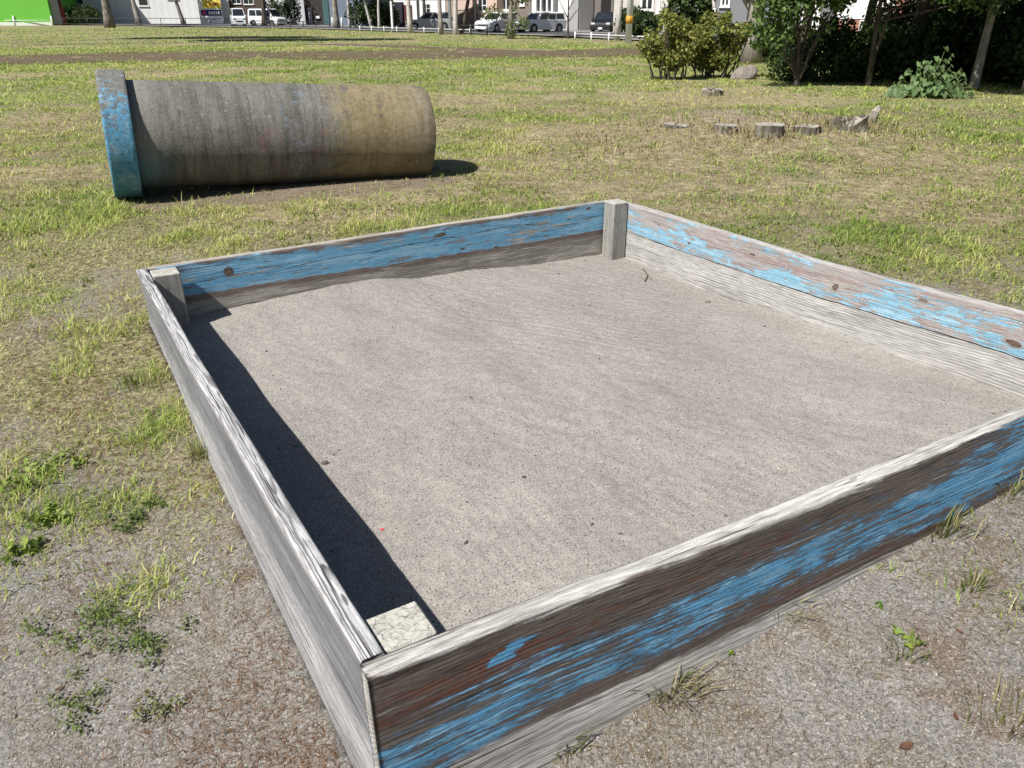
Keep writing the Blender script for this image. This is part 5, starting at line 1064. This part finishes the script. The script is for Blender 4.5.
tree('ivy_tree', 'small tree wrapped in leafy shoots in front of the white cars', P, 7, r, (.025, 0), BARKP, [(.02, -.2, .6, .42, .4, .75), (.1, 0, 1.7, .45, .4, .7), (-.95, -.2, 1.45, .85, .5, .5), (.75, -.2, .9, .5, .5, .45), (-.5, 0, 2.6, .9, .6, .6), (.6, 0, 2.3, .7, .6, .5), (.3, 0, 5.8, 1.8, 1.8, 1.0)], ROW, 6500, .085, ((.2, .24, .07), (.14, .18, .05), (.09, .12, .035)), ((.6, -1.2, -.2, 1.3, .05),), 5, 1.6, 90)
P = at(568, 38.5); r = 1.1 / pxm(P); o = tree('bare_sapling', 'thin bare forked sapling in front of the white bay house', P, 3.2, .07, (-.02, 0), BARKD, None, None, 0, .1, (), ((.95, .75, 0, .9, .04), (1.1, -.6, 0, 1.1, .035), (1.5, .5, .1, 1.2, .03)), 0, 1.3, 95)
for i, (px, yy, w_, h_, lab) in enumerate(((84, 88, 2.3, 2.4, 'black green bush in the shade between maroon porch and thick trunk'), (368, 68, 2.0, 3.4, 'tall dark bush behind the birch stems'), (386, 69, 1.4, 2.6, 'dark bush at the left end of the carport'), (272, 86, 1.4, 4.0, 'dark shrub behind the vans, right of the dark trunk'), (292, 84, 1.2, 4.2, 'narrow dark conifer like shrub by the slanting stair'), (643, 46, 1.1, 1.5, 'dark green hedge bush right of the utility pole'), (632, 53, 1.3, 1.9, 'green bush right behind the utility pole'), (686, 25, .9, 2.6, 'dark loose shrub behind the two yellow green ones'))):
    P = at_dist(px, yy * 1.22); bush('garden_bush', lab, P, [(0, 0, h_ * .55, w_, w_ * .8, h_ * .5), (-w_ * .5, -.2, h_ * .38, w_ * .6, w_ * .6, h_ * .4), (w_ * .5, -.2, h_ * .4, w_ * .6, w_ * .6, h_ * .42)], int(1500 * w_), .14, DG + ((.06, .085, .025),), 4, 'dark bushes in the gardens by the street')
# the tall tree out of view on the left whose shadow lies across the lawn

for i, (px, d_, hh, lab) in enumerate(((300, 50.5, 25, 'nearer of two tall trees left of the view whose shadows cross the lawn'), (225, 55, 25, 'farther of two tall trees left of the view whose shadows cross the lawn'))):
    C_ = at_dist(px, d_); sh_ = hh * .9 / math.tan(SUN_EL); P = np.array([C_[0] - sh_ * math.cos(SUN_AZ), C_[1] - sh_ * math.sin(SUN_AZ), 0.]); P[2] = gz(P[0], P[1])
    tree('tall_tree', lab, P, hh, .22, (0, 0), BARK, [(0, 0, hh * .9, 3.6, 3.0, 1.8), (-3.4, -.8, hh * .87, 2.8, 2.0, 1.3), (3.6, .6, hh * .9, 2.8, 2.4, 1.4)], 'tall trees left of the view', 6500, .3, CG, (), 5, 1.4, 120 + i)

LITTER = 'dry brown leaves on the ground'
for px, py, az, L_, lab in ((905, 748, .4, .022, 'curled brown dry leaf nearest the bottom edge on the right'), (958, 632, 2.0, .013, 'small dark brown dry leaf right of the lone green tuft'), (955, 718, 1.2, .014, 'brown dry leaf near the bottom right tuft'), (60, 690, .9, .012, 'tiny brown dry leaf in the lower left dirt')):
    P = at(px, py); b = MB(); n = 7; v = []
    for i in range(n):
        u = i / (n - 1); wv = math.sin(u * math.pi) ** .8 * .42; z = .25 * (u - .5) ** 2 * 2
        for sd_ in (-1, 0, 1): v.append(((u - .5) * 2 * L_, sd_ * wv * L_, (z + (.18 * abs(sd_)) + .06) * L_))
    f = [(3 * i + k, 3 * i + k + 3, 3 * i + k + 4, 3 * i + k + 1) for i in range(n - 1) for k in (0, 1)]
    b.add(v, f); o = b.build('dry_leaf', flat('dry_leaf_brown', (.13, .065, .04), .8, .3, 60)); o.location = P + np.array([0, 0, .003]); o.rotation_euler = (.1, .1, az); tag(o, lab, 'leaf', LITTER)
